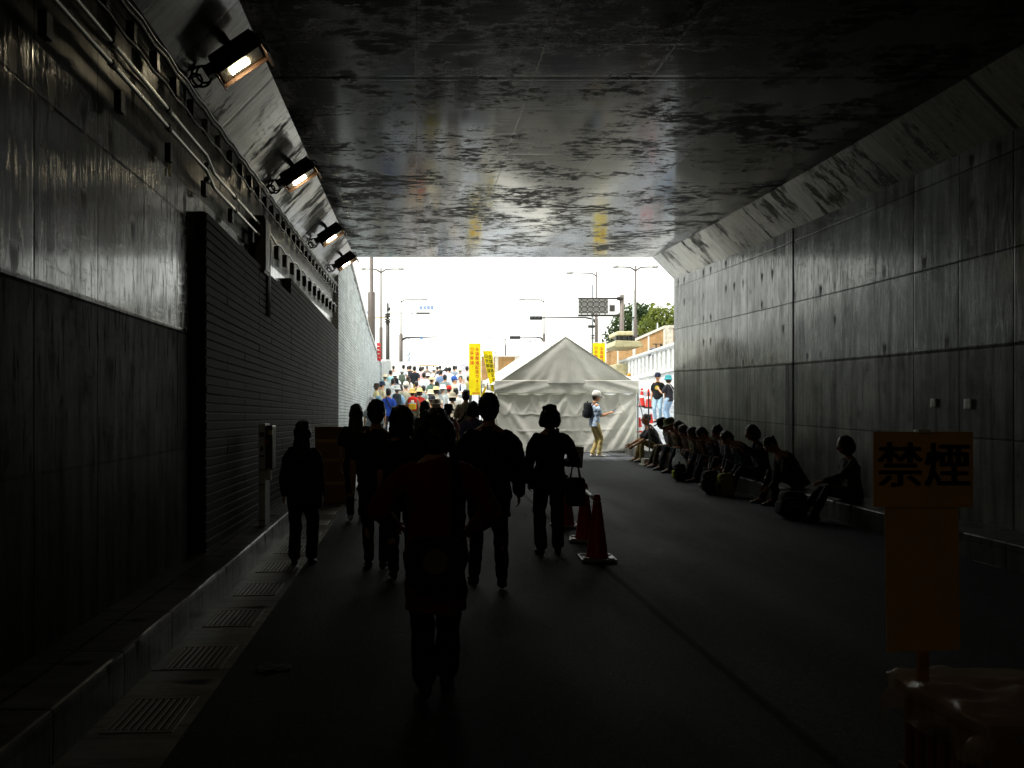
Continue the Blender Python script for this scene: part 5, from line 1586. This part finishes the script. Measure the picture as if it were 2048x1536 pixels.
# further in, towards the light
G2 = 'walkers at the tunnel mouth'
p = person('person with long dark hair in an olive jacket, in the shade just before the mouth', D_(850, 15), 15, 1.6, sex='f', walk=.4, hair=('long', 'black'), shirt=('#4a4c42', 'jacket'), legs=('#22242a', 'trousers'), group=G2)
p = person('person in a beige sun hat with a neck flap at the tunnel mouth', D_(873, 19.5), 19.5, 1.56, sex='f', walk=.4, hair=('short', 'black'), hat=('flap', '#cfc4b4'), shirt=('#55585a', 'short'), legs=('#3a3a40', 'trousers'), group=G2)
p = person('child in a navy hat and pink shirt beside the khaki-shirted man', D_(897, 17), 17, 1.5, sex='f', walk=-.4, hair=('short', 'black'), hat=('bucket', '#20243a'), shirt=('#c08a86', 'short'), legs=('#4a4238', 'trousers'), group=G2)
backpack(p, 'dark backpack on the child in the pink shirt', '#26262c', .11, .15, .06)
p = person('man in a khaki shirt with a black belt and cross strap at the tunnel mouth', D_(932, 20), 20, 1.78, walk=.5, hair=('short', 'black'), shirt=('#aaa48e', 'short'), legs=('#8f8f80', 'trousers'), group=G2, tuck=True, belt=True, wide=1.1)
sling(p, 'black shoulder bag on the khaki-shirted man', '#101012', -1, size=(.13, .05, .16), drop=-.03)
p = person('dark-haired person in a lavender sleeved top beside the suited man', D_(947, 14), 14, 1.6, sex='f', walk=-.3, hair=('bob', 'black'), shirt=('#6e6a98', 'short'), legs=('#2a2a30', 'trousers'), group=G2)
paper(p, -1, 'rolled pale leaflet held by the person in lavender', (.1, .22), 25, 30, (-.05, .08, .05), name='leaflet')
p = person('person in a dark grey cap with a yellow collar band near the tunnel mouth', D_(864, 23), 23, 1.58, walk=.4, hair=('short', 'black'), hat=('cap', '#3a3c44', '#3a3c44'), head=(0, 170), shirt=('#d8d27c', 'short'), legs=('#3c3c44', 'trousers'), group=G2)
p = person('person in a pale grey hat low beside the grey wall', D_(744, 23.5), 23.5, 1.53, walk=.3, hair=('short', 'grey'), hat=('bucket', '#c9ccd0'), shirt=('#8e969c', 'short'), legs=('#4a4c50', 'trousers'), group=G2)
p = person('person in a light blue cap close to the grey wall', D_(757, 25.2), 25.2, 1.5, walk=.3, hair=('short', 'brown'), hat=('cap', '#8ab4cc'), shirt=('#9aa8ac', 'short'), legs=('#54565c', 'trousers'), group=G2)

# ------------------------------------------------------------------ crowd climbing the road outside
G3 = 'crowd walking up the road outside'
p = person('woman in a brown brimmed hat and cream shirt facing the road beside the grey wall', D_(752, 33), 33, 1.62, yaw=-75, sex='f', walk=0, hair=('bob', 'brown'), hat=('bucket', '#3a302c'), shirt=('#d8cc9c', 'short'), legs=('#7c8478', 'trousers'), rh=(-.05, .25, -.25), group=G3, face=True)
p = person('person in a navy bucket hat and cream top next to the brown-hatted woman', D_(763, 34), 34, 1.64, yaw=-60, walk=0, hair=('short', 'black'), hat=('bucket', '#2a3852'), shirt=('#e0d2b4', 'short'), legs=('#8a8478', 'trousers'), rh=(-.05, .28, -.25), group=G3, face=True)
p = person('dark-haired man in a bright blue T-shirt with a grey sling bag', D_(777, 27.5), 27.5, 1.68, walk=.5, hair=('short', 'black'), shirt=('#2f52b8', 'short'), legs=('#2a2c38', 'trousers'), group=G3, lh=(.05, .05, -.5))
sling(p, 'grey sling bag on the man in the bright blue T-shirt', '#2a2a2c', 1, bagcol='#6e7066', size=(.14, .06, .08), drop=.1)
handbag(p, -1, 'white carrier bag in the left hand of the man in the bright blue T-shirt', '#e8ecec', (.12, .09, .16), .1, name='carrier_bag', mat=FILM, soft=.6)
p = person('man in a white bucket hat and sky blue shirt', D_(794, 29), 29, 1.72, walk=-.5, hair=('short', 'grey'), hat=('bucket', '#e2e6e8'), shirt=('#9cc6ec', 'short'), legs=('#4a4c50', 'trousers'), group=G3, wide=1.08)
backpack(p, 'slate backpack on the man in the white bucket hat and sky blue shirt', '#3a4248', .15, .22, .08)
p = person('walker in a yellow-tan hat and olive shirt under a bright red backpack', D_(825, 27.5), 27.5, 1.66, sex='f', walk=.5, hair=('short', 'brown'), hat=('bucket', '#d0b46c'), shirt=('#6e6a54', 'long'), legs=('#3e4a48', 'trousers'), group=G3)
backpack(p, 'bright red backpack with yellow and light blue panels', '#d02a24', .15, .23, .09, ('#d8b02c', '#8ab8d0', '#f0e8d8'), '#a82020')
p = person('woman in a straw hat and red jacket beside the bright red backpack', D_(839, 29), 29, 1.62, sex='f', walk=-.4, hair=('bob', 'brown'), hat=('straw', '#e0d08c'), shirt=('#c43a34', 'long'), legs=('#4a4a50', 'trousers'), group=G3)
p = person('walker in a pale grey T-shirt just right of the red jacket', D_(847, 32), 32, 1.6, walk=.5, hair=('short', 'black'), shirt=('#9aa6a6', 'short'), legs=('#3e4248', 'trousers'), group=G3)
p = person('man in a white sun helmet with a dark band and white shirt', D_(790, 39), 39, 1.78, walk=.5, hair=('short', 'grey'), hat=('bucket', '#f0f0ea', '#3a3420'), shirt=('#e4e8ea', 'long'), legs=('#44464c', 'trousers'), group=G3, wide=1.1)
backpack(p, 'black backpack on the man in the white sun helmet', '#1c1e24', .16, .26, .09, ('#5a6070',))
p = person('dark-haired person in a pale turquoise shirt near the end of the grey wall', D_(781, 44), 44, 1.68, walk=-.5, hair=('short', 'black'), shirt=('#a8dce0', 'long'), legs=('#5a6064', 'trousers'), group=G3, lh=(.3, .25, -.15))
p = person('walker in a grey cap and pale shirt with a green-grey backpack', D_(804, 43), 43, 1.74, walk=.5, hair=('short', 'grey'), hat=('cap', '#d4d6d4'), shirt=('#d6dcd8', 'short'), legs=('#3c3e44', 'trousers'), group=G3)
backpack(p, 'green-grey backpack with a lime tag', '#5e685c', .16, .26, .08, ('#4a5648',))
p = person('dark-haired man in a white shirt below the thick lamp pole', D_(807, 50), 50, 1.74, walk=.5, hair=('short', 'black'), shirt=('#e8ecf2', 'short'), legs=('#4a4a50', 'trousers'), group=G3)
p = person('man in a black T-shirt and khaki trousers walking up the crest', D_(829, 46), 46, 1.80, walk=.5, hair=('short', 'black'), shirt=('#22262c', 'short'), legs=('#a8924e', 'trousers'), group=G3, wide=1.12)
p = person('man in a charcoal top half behind the man in the black T-shirt', D_(820, 50), 50, 1.70, walk=-.5, hair=('short', 'brown'), shirt=('#34363c', 'short'), legs=('#26282e', 'trousers'), group=G3)
p = person('broad-backed man in a dark brown shirt ahead of the red backpack', D_(833, 35), 35, 1.62, walk=.4, hair=('short', 'brown'), shirt=('#38302e', 'short'), legs=('#4a4038', 'trousers'), group=G3, wide=1.1)
p = person('woman in a pink top and lavender skirt on the crest', D_(841, 49), 49, 1.66, sex='f', walk=.4, hair=('bob', 'black'), shirt=('#e0b8ba', 'short'), legs=('#c2bcd4', 'skirt'), group=G3)
p = person('slim person in grey-brown clothes alone on the crest', D_(854, 54), 54, 1.66, walk=.4, hair=('short', 'grey'), shirt=('#7a706c', 'long'), legs=('#4a4448', 'trousers'), group=G3)
p = person('man in a roomy white shirt with a bag strap across his back', D_(868, 45), 45, 1.76, walk=-.5, hair=('short', 'grey'), hat=('cap', '#e0e2e2'), shirt=('#eceae2', 'short'), legs=('#b8b4a4', 'trousers'), group=G3, wide=1.2)
sling(p, 'dark bag slung across the roomy white shirt', '#4a4a42', -1, bagcol='#3c4652', size=(.14, .06, .12))
p = person('person in a wide tan hat and green vest looking to the side', D_(863, 37), 37, 1.68, yaw=-40, walk=.3, hair=('short', 'brown'), hat=('straw', '#c8b894'), shirt=('#5c7468', 'short'), legs=('#2e3236', 'trousers'), group=G3, face=True)
p = person('person in a cream bucket hat near the middle of the road', D_(861, 27.5), 27.5, 1.62, sex='f', walk=.4, hair=('short', 'black'), hat=('bucket', '#e2dcb4'), shirt=('#dcd8a8', 'short'), legs=('#5a5a60', 'trousers'), group=G3)
p = person('man in a slate blue shirt with short dark hair beside the grey hoodie', D_(882, 43), 43, 1.74, walk=-.5, hair=('short', 'black'), shirt=('#6e86a8', 'short'), legs=('#3a3c46', 'trousers'), group=G3)
p = person('person in a grey hooded top and blue jeans', D_(890, 38), 38, 1.74, walk=.4, hair=('short', 'black'), shirt=('#7c8a88', 'long'), legs=('#46686e', 'trousers'), group=G3, wide=1.1)
p = person('person in a black cap and pale blue shirt behind the grey hoodie', D_(899, 46), 46, 1.72, walk=.4, hair=('short', 'black'), hat=('cap', '#24262a'), shirt=('#cfe0ee', 'short'), legs=('#4a4e54', 'trousers'), group=G3)
p = person('man in a blue cap and beige shirt turned towards the man in the navy tie', D_(907, 35.5), 35.5, 1.78, yaw=-60, walk=0, hair=('short', 'grey'), hat=('cap', '#3a5cae'), shirt=('#d2ccb0', 'short'), legs=('#cfd4cc', 'trousers'), group=G3, face=True, wide=1.15)
p = person('man in a white shirt and navy tie facing the tunnel, hat in hand', D_(921, 36.5), 36.5, 1.76, yaw=172, walk=0, hair=('short', 'black'), shirt=('#e6ecf6', 'long'), legs=('#8a8678', 'trousers'), group=G3, face=True, tuck=True, belt=True, rh=(-.1, .26, -.3), lh=(-.1, .26, -.3), wide=1.1)
t = at_person(p, 'necktie', 'navy tie on the white-shirted man', 'necktie', p['spine'](.2))
t['category'] = None; del t['category']; del t['label']
t.parent = p['root']; t.location = p['spine'](.2); t.rotation_euler = (0, 0, 0); t.name = 'necktie'
bm = bmesh.new(); prism(bm, [(-.02, .17), (.02, .17), (.035, -.1), (0, -.15), (-.035, -.1)], 1, .128, .14); mk('tie_blade', bm, cloth('#1e2846'), t)
t = at_person(p, 'sun_hat', 'white sun hat held at the belt by the man in the navy tie', 'hat', p['spine'](.06) + V((0, .26, 0)))
bm = bmesh.new()
loft(bm, [[V((r * math.cos(a), r * math.sin(a), zz)) for a in [2 * math.pi * j / 20 for j in range(20)]] for r, zz in ((.19, -.05), (.19, -.055), (.11, -.02), (.095, .05), (.06, .075), (.004, .08))]); mk('crown_and_brim', bm, cloth('#f0f2f0', 'hat_felt'), t, smooth=True)
p = person('dark-haired man in a pale grey T-shirt on the crest beside the upright banner', D_(934, 47), 47, 1.76, walk=.4, hair=('short', 'black'), shirt=('#c4cac8', 'short'), legs=('#4a4c4a', 'trousers'), group=G3)
p = person('person in a straw hat just left of the man on the crest by the banner', D_(920, 46), 46, 1.68, walk=.4, hair=('short', 'grey'), hat=('straw', '#e6dec2'), shirt=('#d8dad2', 'short'), legs=('#5c5c58', 'trousers'), group=G3)
p = person('person in an olive top partly hidden by the upright banner', D_(937, 39), 39, 1.62, walk=-.4, hair=('short', 'black'), shirt=('#8a8a62', 'short'), legs=('#4c4c44', 'trousers'), group=G3)
for (u, y, sc_, lab) in ((787, 56, '#c4a49c', 'tiny distant walker with brown hair near the white hoarding'), (867, 57, '#9aa09c', 'tiny distant walker in grey over the roomy white shirt'),
                         (875, 58, '#4c5058', 'tiny distant walker in dark blue on the skyline'), (880, 53, '#3c3e44', 'tiny distant walker in black raising an arm on the skyline'),
                         (846, 58, '#d8d8d4', 'tiny distant walker in white right of the pink top'), (912, 56, '#e4e4de', 'tiny distant walker in white behind the man in the tie'), (816, 57, '#dcd6a8', 'tiny distant walker in pale yellow between the lamp pole and the black T-shirt')):
    person(lab, D_(u, y), y, 1.66, walk=.4, hair=('short', 'brown' if u == 787 else 'black'), shirt=(sc_, 'short'), legs=('#4a4c52', 'trousers'), group=G3, vox=.028, rh=(.15, .2, .25) if u == 880 else None)

EXTRA = [(786, 36, 'm', 'short', 'black', None, '#e6e8ea', '#3c4048', 'man with black hair in a plain white T-shirt left of the olive-sleeved walker'),
 (800, 33, 'f', 'bob', 'black', None, '#c8d4dc', '#54585e', 'woman with bobbed black hair in an ice blue blouse behind the slate backpack'),
 (812, 31, 'm', 'short', 'grey', ('cap', '#e8e4d8'), '#b8b4a0', '#6a665a', 'man in an ivory cap and stone shirt between two backpacks'),
 (816, 40, 'f', 'long', 'brown', None, '#e4d8d0', '#6a6a70', 'woman with long brown hair in a shell pink top below the black T-shirt'),
 (848, 40, 'm', 'short', 'black', None, '#dfe3e6', '#2c3038', 'man with black hair in a bright white shirt left of the green vest'),
 (856, 43, 'f', 'bob', 'brown', ('bucket', '#e8d8d0'), '#d8c8c4', '#5c5860', 'woman in a blush bucket hat and rose grey top uphill of the green vest'),
 (874, 33, 'm', 'short', 'black', None, '#4c5660', '#30343c', 'man with black hair in a steel grey shirt below the roomy white shirt'),
 (872, 30, 'f', 'bob', 'black', ('straw', '#d8c490'), '#e6e2d4', '#7a766c', 'woman in a tan straw hat and milk white top before the steel grey shirt'),
 (886, 30, 'm', 'short', 'grey', ('bucket', '#f0eee8'), '#ccd4d8', '#5a5e62', 'man in a snow white bucket hat and misty grey shirt before the grey hoodie'),
 (898, 31, 'f', 'short', 'black', ('cap', '#c0302c'), '#e8e6e2', '#3a3e48', 'woman in a red cap and white top at the elbow of the beige shirt'),
 (912, 28, 'm', 'short', 'black', None, '#e2e4e0', '#b8b8ac', 'man with black hair in an off-white shirt below the man in the navy tie'),
 (893, 50, 'f', 'bob', 'black', None, '#d0b0b8', '#5c5a62', 'woman in a mauve pink top on the crest behind the blue shirts'),
 (908, 48, 'm', 'short', 'black', None, '#8a94a0', '#3c4048', 'man in a dull blue-grey shirt on the crest behind the blue cap'),
 (770, 39, 'm', 'short', 'grey', ('straw', '#efe6c8'), '#dfe6e4', '#6c7070', 'man in a pale straw hat and mint white shirt close to the grey wall'),
 (905, 24.5, 'f', 'bob', 'black', ('bucket', '#a8a08c'), '#d4ccb8', '#5a564c', 'woman in a drab bucket hat and oatmeal top left of the khaki-shirted man')]
for i, (u, y, sx, hk, hc_, ht, sc_, lc, lab) in enumerate(EXTRA):
    person(lab, D_(u, y), y, (1.6 if sx == 'f' else 1.72) + .02 * ((i * 7) % 5 - 2), sex=sx, walk=.5 if i % 2 else -.45, hair=(hk, hc_), hat=ht, shirt=(sc_, 'short' if i % 3 else 'long'), legs=(lc, 'trousers'), group=G3, wide=1.0 + .04 * (i % 4), yaw=(i * 37) % 17 - 8)

# ------------------------------------------------------------------ man reading by the tent, two standing on the ramp
p = person('man in a white cap and pale blue shirt reading a leaflet by the tent', D_(1189, 22.5), 22.5, 1.71, yaw=-84, walk=.25, hair=('short', 'black'), hat=('cap', '#eceae0'), shirt=('#bcd2ea', 'short'), legs=('#c2ae74', 'trousers'), shoes='#dcd8cc', face=True, vox=.0095, rh=(-.03, .34, -.19), lh=(-.06, .36, -.2), head=(10, 0), feet={1: (.07, .09), -1: (-.08, -.03, .0)}, curl=.8)
backpack(p, 'black backpack on the man reading by the tent', '#232629', .15, .21, .085)
paper(p, 1, 'dark folded leaflet held by the man in the white flat cap', (.12, .2), 38, 0, (-.1, .12, .06), name='leaflet', col=(.12, .13, .13))
p = person('person in a black T-shirt with yellow print standing on the side ramp', D_(1316, 29.5), 29.5, 1.68, yaw=150, z=rz_(29.5), walk=0, hair=('short', 'black'), hat=('cap', '#22263a'), shirt=('#1e1e20', 'short'), legs=('#a8c4d8', 'trousers'), face=True, feet={1: (.09, .0), -1: (-.09, .0)})
t = at_person(p, 'shirt_print', 'x', 'print', p['spine'](.19))
for q in ('label', 'category'): del t[q]
t.parent = p['root']; t.location = p['spine'](.19); t.rotation_euler = (0, 0, 0)
bm = bmesh.new(); cyl(bm, (0, .12, 0), (0, .128, 0), .075, n=20); mk('print_disc', bm, plain('yellow_print', srgb('#b89a2c'), .7), t)
p = person('person in a teal bucket hat, dark vest and jeans standing against the tunnel corner', D_(1338, 29.0), 29.0, 1.64, yaw=40, z=rz_(29), walk=0, sex='f', hair=('bob', 'brown'), hat=('bucket', '#3e8a94'), shirt=('#2c2a30', 'short'), legs=('#9ab4d0', 'trousers'), feet={1: (.08, .02), -1: (-.08, .0)}, lh=(.0, .3, -.1), rh=(.06, .05, -.48))
sling(p, 'white shoulder bag on the person in the teal bucket hat', '#e4e4e4', 1, bagcol='#e8e8ea', size=(.12, .06, .2), drop=.1)

# ------------------------------------------------------------------ people sitting along the right kerb
G4 = 'people seated along the right kerb'
SX = 6.0
def sit(u, label, H=1.68, lean=.35, hunch=.35, off=0.0, **k):
    y = SX * F / (u - 833) + off
    k.setdefault('walk', 0); k.setdefault('group', G4); k.setdefault('yaw', 84); k.setdefault('face', True)
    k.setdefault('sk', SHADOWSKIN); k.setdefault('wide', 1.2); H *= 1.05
    return person(label, SX, y, H, z=gz(y), seat=.27, lean=lean, hunch=hunch, **k), y
fl2 = lambda a, b: {1: (.14, a), -1: (-.13, b)}
p, y = sit(1316, 'seated man with cropped grey hair in a charcoal T-shirt nearest the tent', 1.72, .42, .1, hair=('buzz', 'grey'), shirt=('#55555a', 'short'), legs=('#938558', 'trousers'), shoes='#8a857c', rh=(-.02, .4, -.36), lh=(.0, .38, -.38), feet=fl2(.5, .42), head=(-18, 0), sk=SKIN)
p, y = sit(1348, 'seated person in a dark sun visor and patterned grey top, second from the tent', 1.6, .3, .3, sex='f', hair=('bob', 'black'), hat=('cap', '#1c1c22'), shirt=('#8a8890', 'short'), legs=('#4c4834', 'trousers'), shoes='#9a968e', rh=(-.12, .16, -.3), lh=(-.12, .19, -.28), feet=fl2(.52, .46))
p, y = sit(1366, 'seated person in an olive green hat, third from the tent', 1.66, .3, .35, hair=('short', 'grey'), hat=('bucket', '#6a6c4e'), shirt=('#5a4e38', 'short'), legs=('#2a2e36', 'trousers'), rh=(-.1, .12, -.34), lh=(-.08, .16, -.34))
p, y = sit(1384, 'dark-haired seated person in a brown shirt behind the white carrier bag', 1.64, .25, .4, sex='f', hair=('bob', 'black'), shirt=('#4e4034', 'short'), legs=('#22252c', 'trousers'), head=(15, 0))
yb = y
p, y = sit(1409, 'seated person in a pale olive shirt bending forward over folded arms', 1.66, .5, .3, sex='f', hair=('long', 'brown'), shirt=('#7a765c', 'short'), legs=('#33343a', 'trousers'), rh=(-.16, .16, -.26), lh=(-.14, .17, -.28), head=(20, 0), wide=1.1)
p, y = sit(1442, 'seated dark-haired person with bowed head between the olive shirt and the pale sleeves', 1.62, .38, .4, hair=('short', 'black'), shirt=('#2c2a34', 'short'), legs=('#24262c', 'trousers'), head=(25, 0))
p, y = sit(1470, 'seated person in a grey-mauve shirt whose hand rests above the yellow backpack', 1.66, .35, .3, hair=('short', 'black'), shirt=('#6a6470', 'short'), legs=('#2c2c34', 'trousers'), rh=(-.06, .16, -.4), lh=(.0, .2, -.44), head=(10, 0), shoes='#5a5248')
p, y = sit(1424, 'seated person in a rust brown top leaning on the shoulder of the olive shirt', 1.6, .45, .35, sex='f', hair=('bob', 'brown'), shirt=('#5a3a2c', 'short'), legs=('#26282e', 'trousers'), head=(18, 0))
p, y = sit(1497, 'seated broad person in a dark slate jacket beside the raised hands', 1.62, .42, .35, hair=('short', 'black'), shirt=('#2e3640', 'long'), legs=('#22242a', 'trousers'), head=(25, 0))
p, y = sit(1528, 'seated person raising both hands to the chin, in a dark top', 1.68, .2, .2, sex='f', hair=('bob', 'black'), shirt=('#34343a', 'long'), legs=('#2a2c30', 'trousers'), rh=(-.12, .24, .02), lh=(-.12, .23, .03), head=(5, 0), wide=1.1, feet=fl2(.6, .66))
p, y = sit(1597, 'bald seated man bent low over a dark bag between his feet', 1.66, .5, .35, hair=('buzz', 'black'), shirt=('#3c3836', 'long'), legs=('#232326', 'trousers'), rh=(-.06, .2, -.46), lh=(-.04, .22, -.46), head=(15, 0), wide=1.1, feet=fl2(.5, .4))
p, y = sit(1706, 'seated person with thick hair nearest the orange sign, arm stretched along the kerb', 1.56, .1, .1, sex='f', hair=('bob', 'black'), shirt=('#4a4a46', 'long'), legs=('#26272b', 'trousers'), rh=(-.05, .24, -.36), lh=(.1, .45, -.26), head=(5, 0), feet=fl2(.62, .55), wide=1.1)
# bags on the road in front of them
def road_pack(x, y, label, col, r=(.17, .12, .24), lean=-.25, acc=None):
    r = tuple(q * .86 for q in r)
    t = thing('backpack', label, 'backpack', (x, y, gz(y)), 0)
    rot = Matrix.Rotation(lean, 3, 'Y')
    m = cloth(col, 'pack_nylon')
    bm = bmesh.new(); pillow(bm, (0, 0, r[2]), r, rot=rot); mk('pack_body', bm, m, t, smooth=True)
    bm = bmesh.new(); pillow(bm, (-r[0] * .9, 0, r[2] * .75), (.05, r[1] * .8, r[2] * .5), rot=rot); mk('front_pocket', bm, cloth(acc or col, 'pack_nylon'), t, smooth=True)
    bm = bmesh.new(); tube(bm, [(.0, -.04, r[2] * 1.95), (-.02, -.035, r[2] * 2.2), (-.02, .035, r[2] * 2.2), (0, .04, r[2] * 1.95)], .01, n=6); mk('grab_loop', bm, cloth('#191919', 'strap'), t, smooth=True)
    bm = bmesh.new(); tube(bm, [(r[0] * .5, -.07, r[2] * 1.7), (r[0] * 1.2, -.08, r[2] * 1.2), (r[0] * .9, -.07, r[2] * .3)], [(.02, .007)] * 3, n=6); mk('strap', bm, cloth('#191919', 'strap'), t, smooth=True)
    bm = bmesh.new()
    for k in range(3): tube(bm, [(-r[0] * .9 + k * .05, -r[1] * .98, r[2] * (1.5 - k * .3)), (-r[0] * .2 + k * .05, -r[1] * 1.02, r[2] * (1.6 - k * .3))], .006, n=5)
    mk('zip', bm, LAMPM, t)
def by_(u, v):            # road point under photo column u, row v
    y = 15
    for _ in range(30): y = (1.55 - gz(y)) * F / (v - 835)
    return xat(u, y), y
x, y = by_(1360, 962); road_pack(x, y, 'black backpack with lime green trim standing before the white carrier bag', '#1d2022', (.13, .11, .2), -.1, '#8a9a2a')
x, y = by_(1422, 988); road_pack(x, y, 'black backpack with a grey grab handle standing on the road', '#141518', (.15, .12, .24), -.15)
x, y = by_(1452, 992); road_pack(x, y, 'yellow and olive backpack standing on the road beside the black one', '#8a8426', (.15, .13, .23), -.1, '#3a3a26')
x, y = by_(1584, 1036); road_pack(x, y, 'large dark bag on the road between the feet of the bald man', '#161617', (.2, .17, .22), .1)
x, y = by_(1356, 948)
t = thing('carrier_bag', 'white plastic carrier bag hanging at the knees of the seated people', 'bag', (xat(1356, 17.3), 17.3, zat(905, 17.3)))
bm = bmesh.new()
rnd = random.Random(4)
rings = []
for zz, w in ((.0, .03), (-.06, .06), (-.14, .12), (-.24, .15), (-.32, .13), (-.37, .06)):
    rings.append([V(((w + rnd.uniform(-.015, .015)) * math.cos(a) + zz * -.12, (w * .55 + rnd.uniform(-.01, .01)) * math.sin(a), zz)) for a in [2 * math.pi * j / 14 for j in range(14)]])
loft(bm, rings); mk('bag_body', bm, FILM, t, smooth=True)
bm = bmesh.new(); tube(bm, [(-.03, 0, -.02), (-.02, 0, .07), (.02, 0, .07), (.03, 0, -.02)], [(.02, .005)] * 4, n=6); mk('handle', bm, FILM, t, smooth=True)
t = thing('folded_board', 'cream card leaning between the legs of the two people nearest the tent', 'card', (xat(1333, 19.4), 19.2, gz(19.2)))
bm = bmesh.new(); box(bm, (0, 0, .24), (.2, .012, .46), Matrix.Rotation(R(14), 3, 'Y')); mk('card', bm, plain('cream_card', (.75, .72, .6), .7), t)
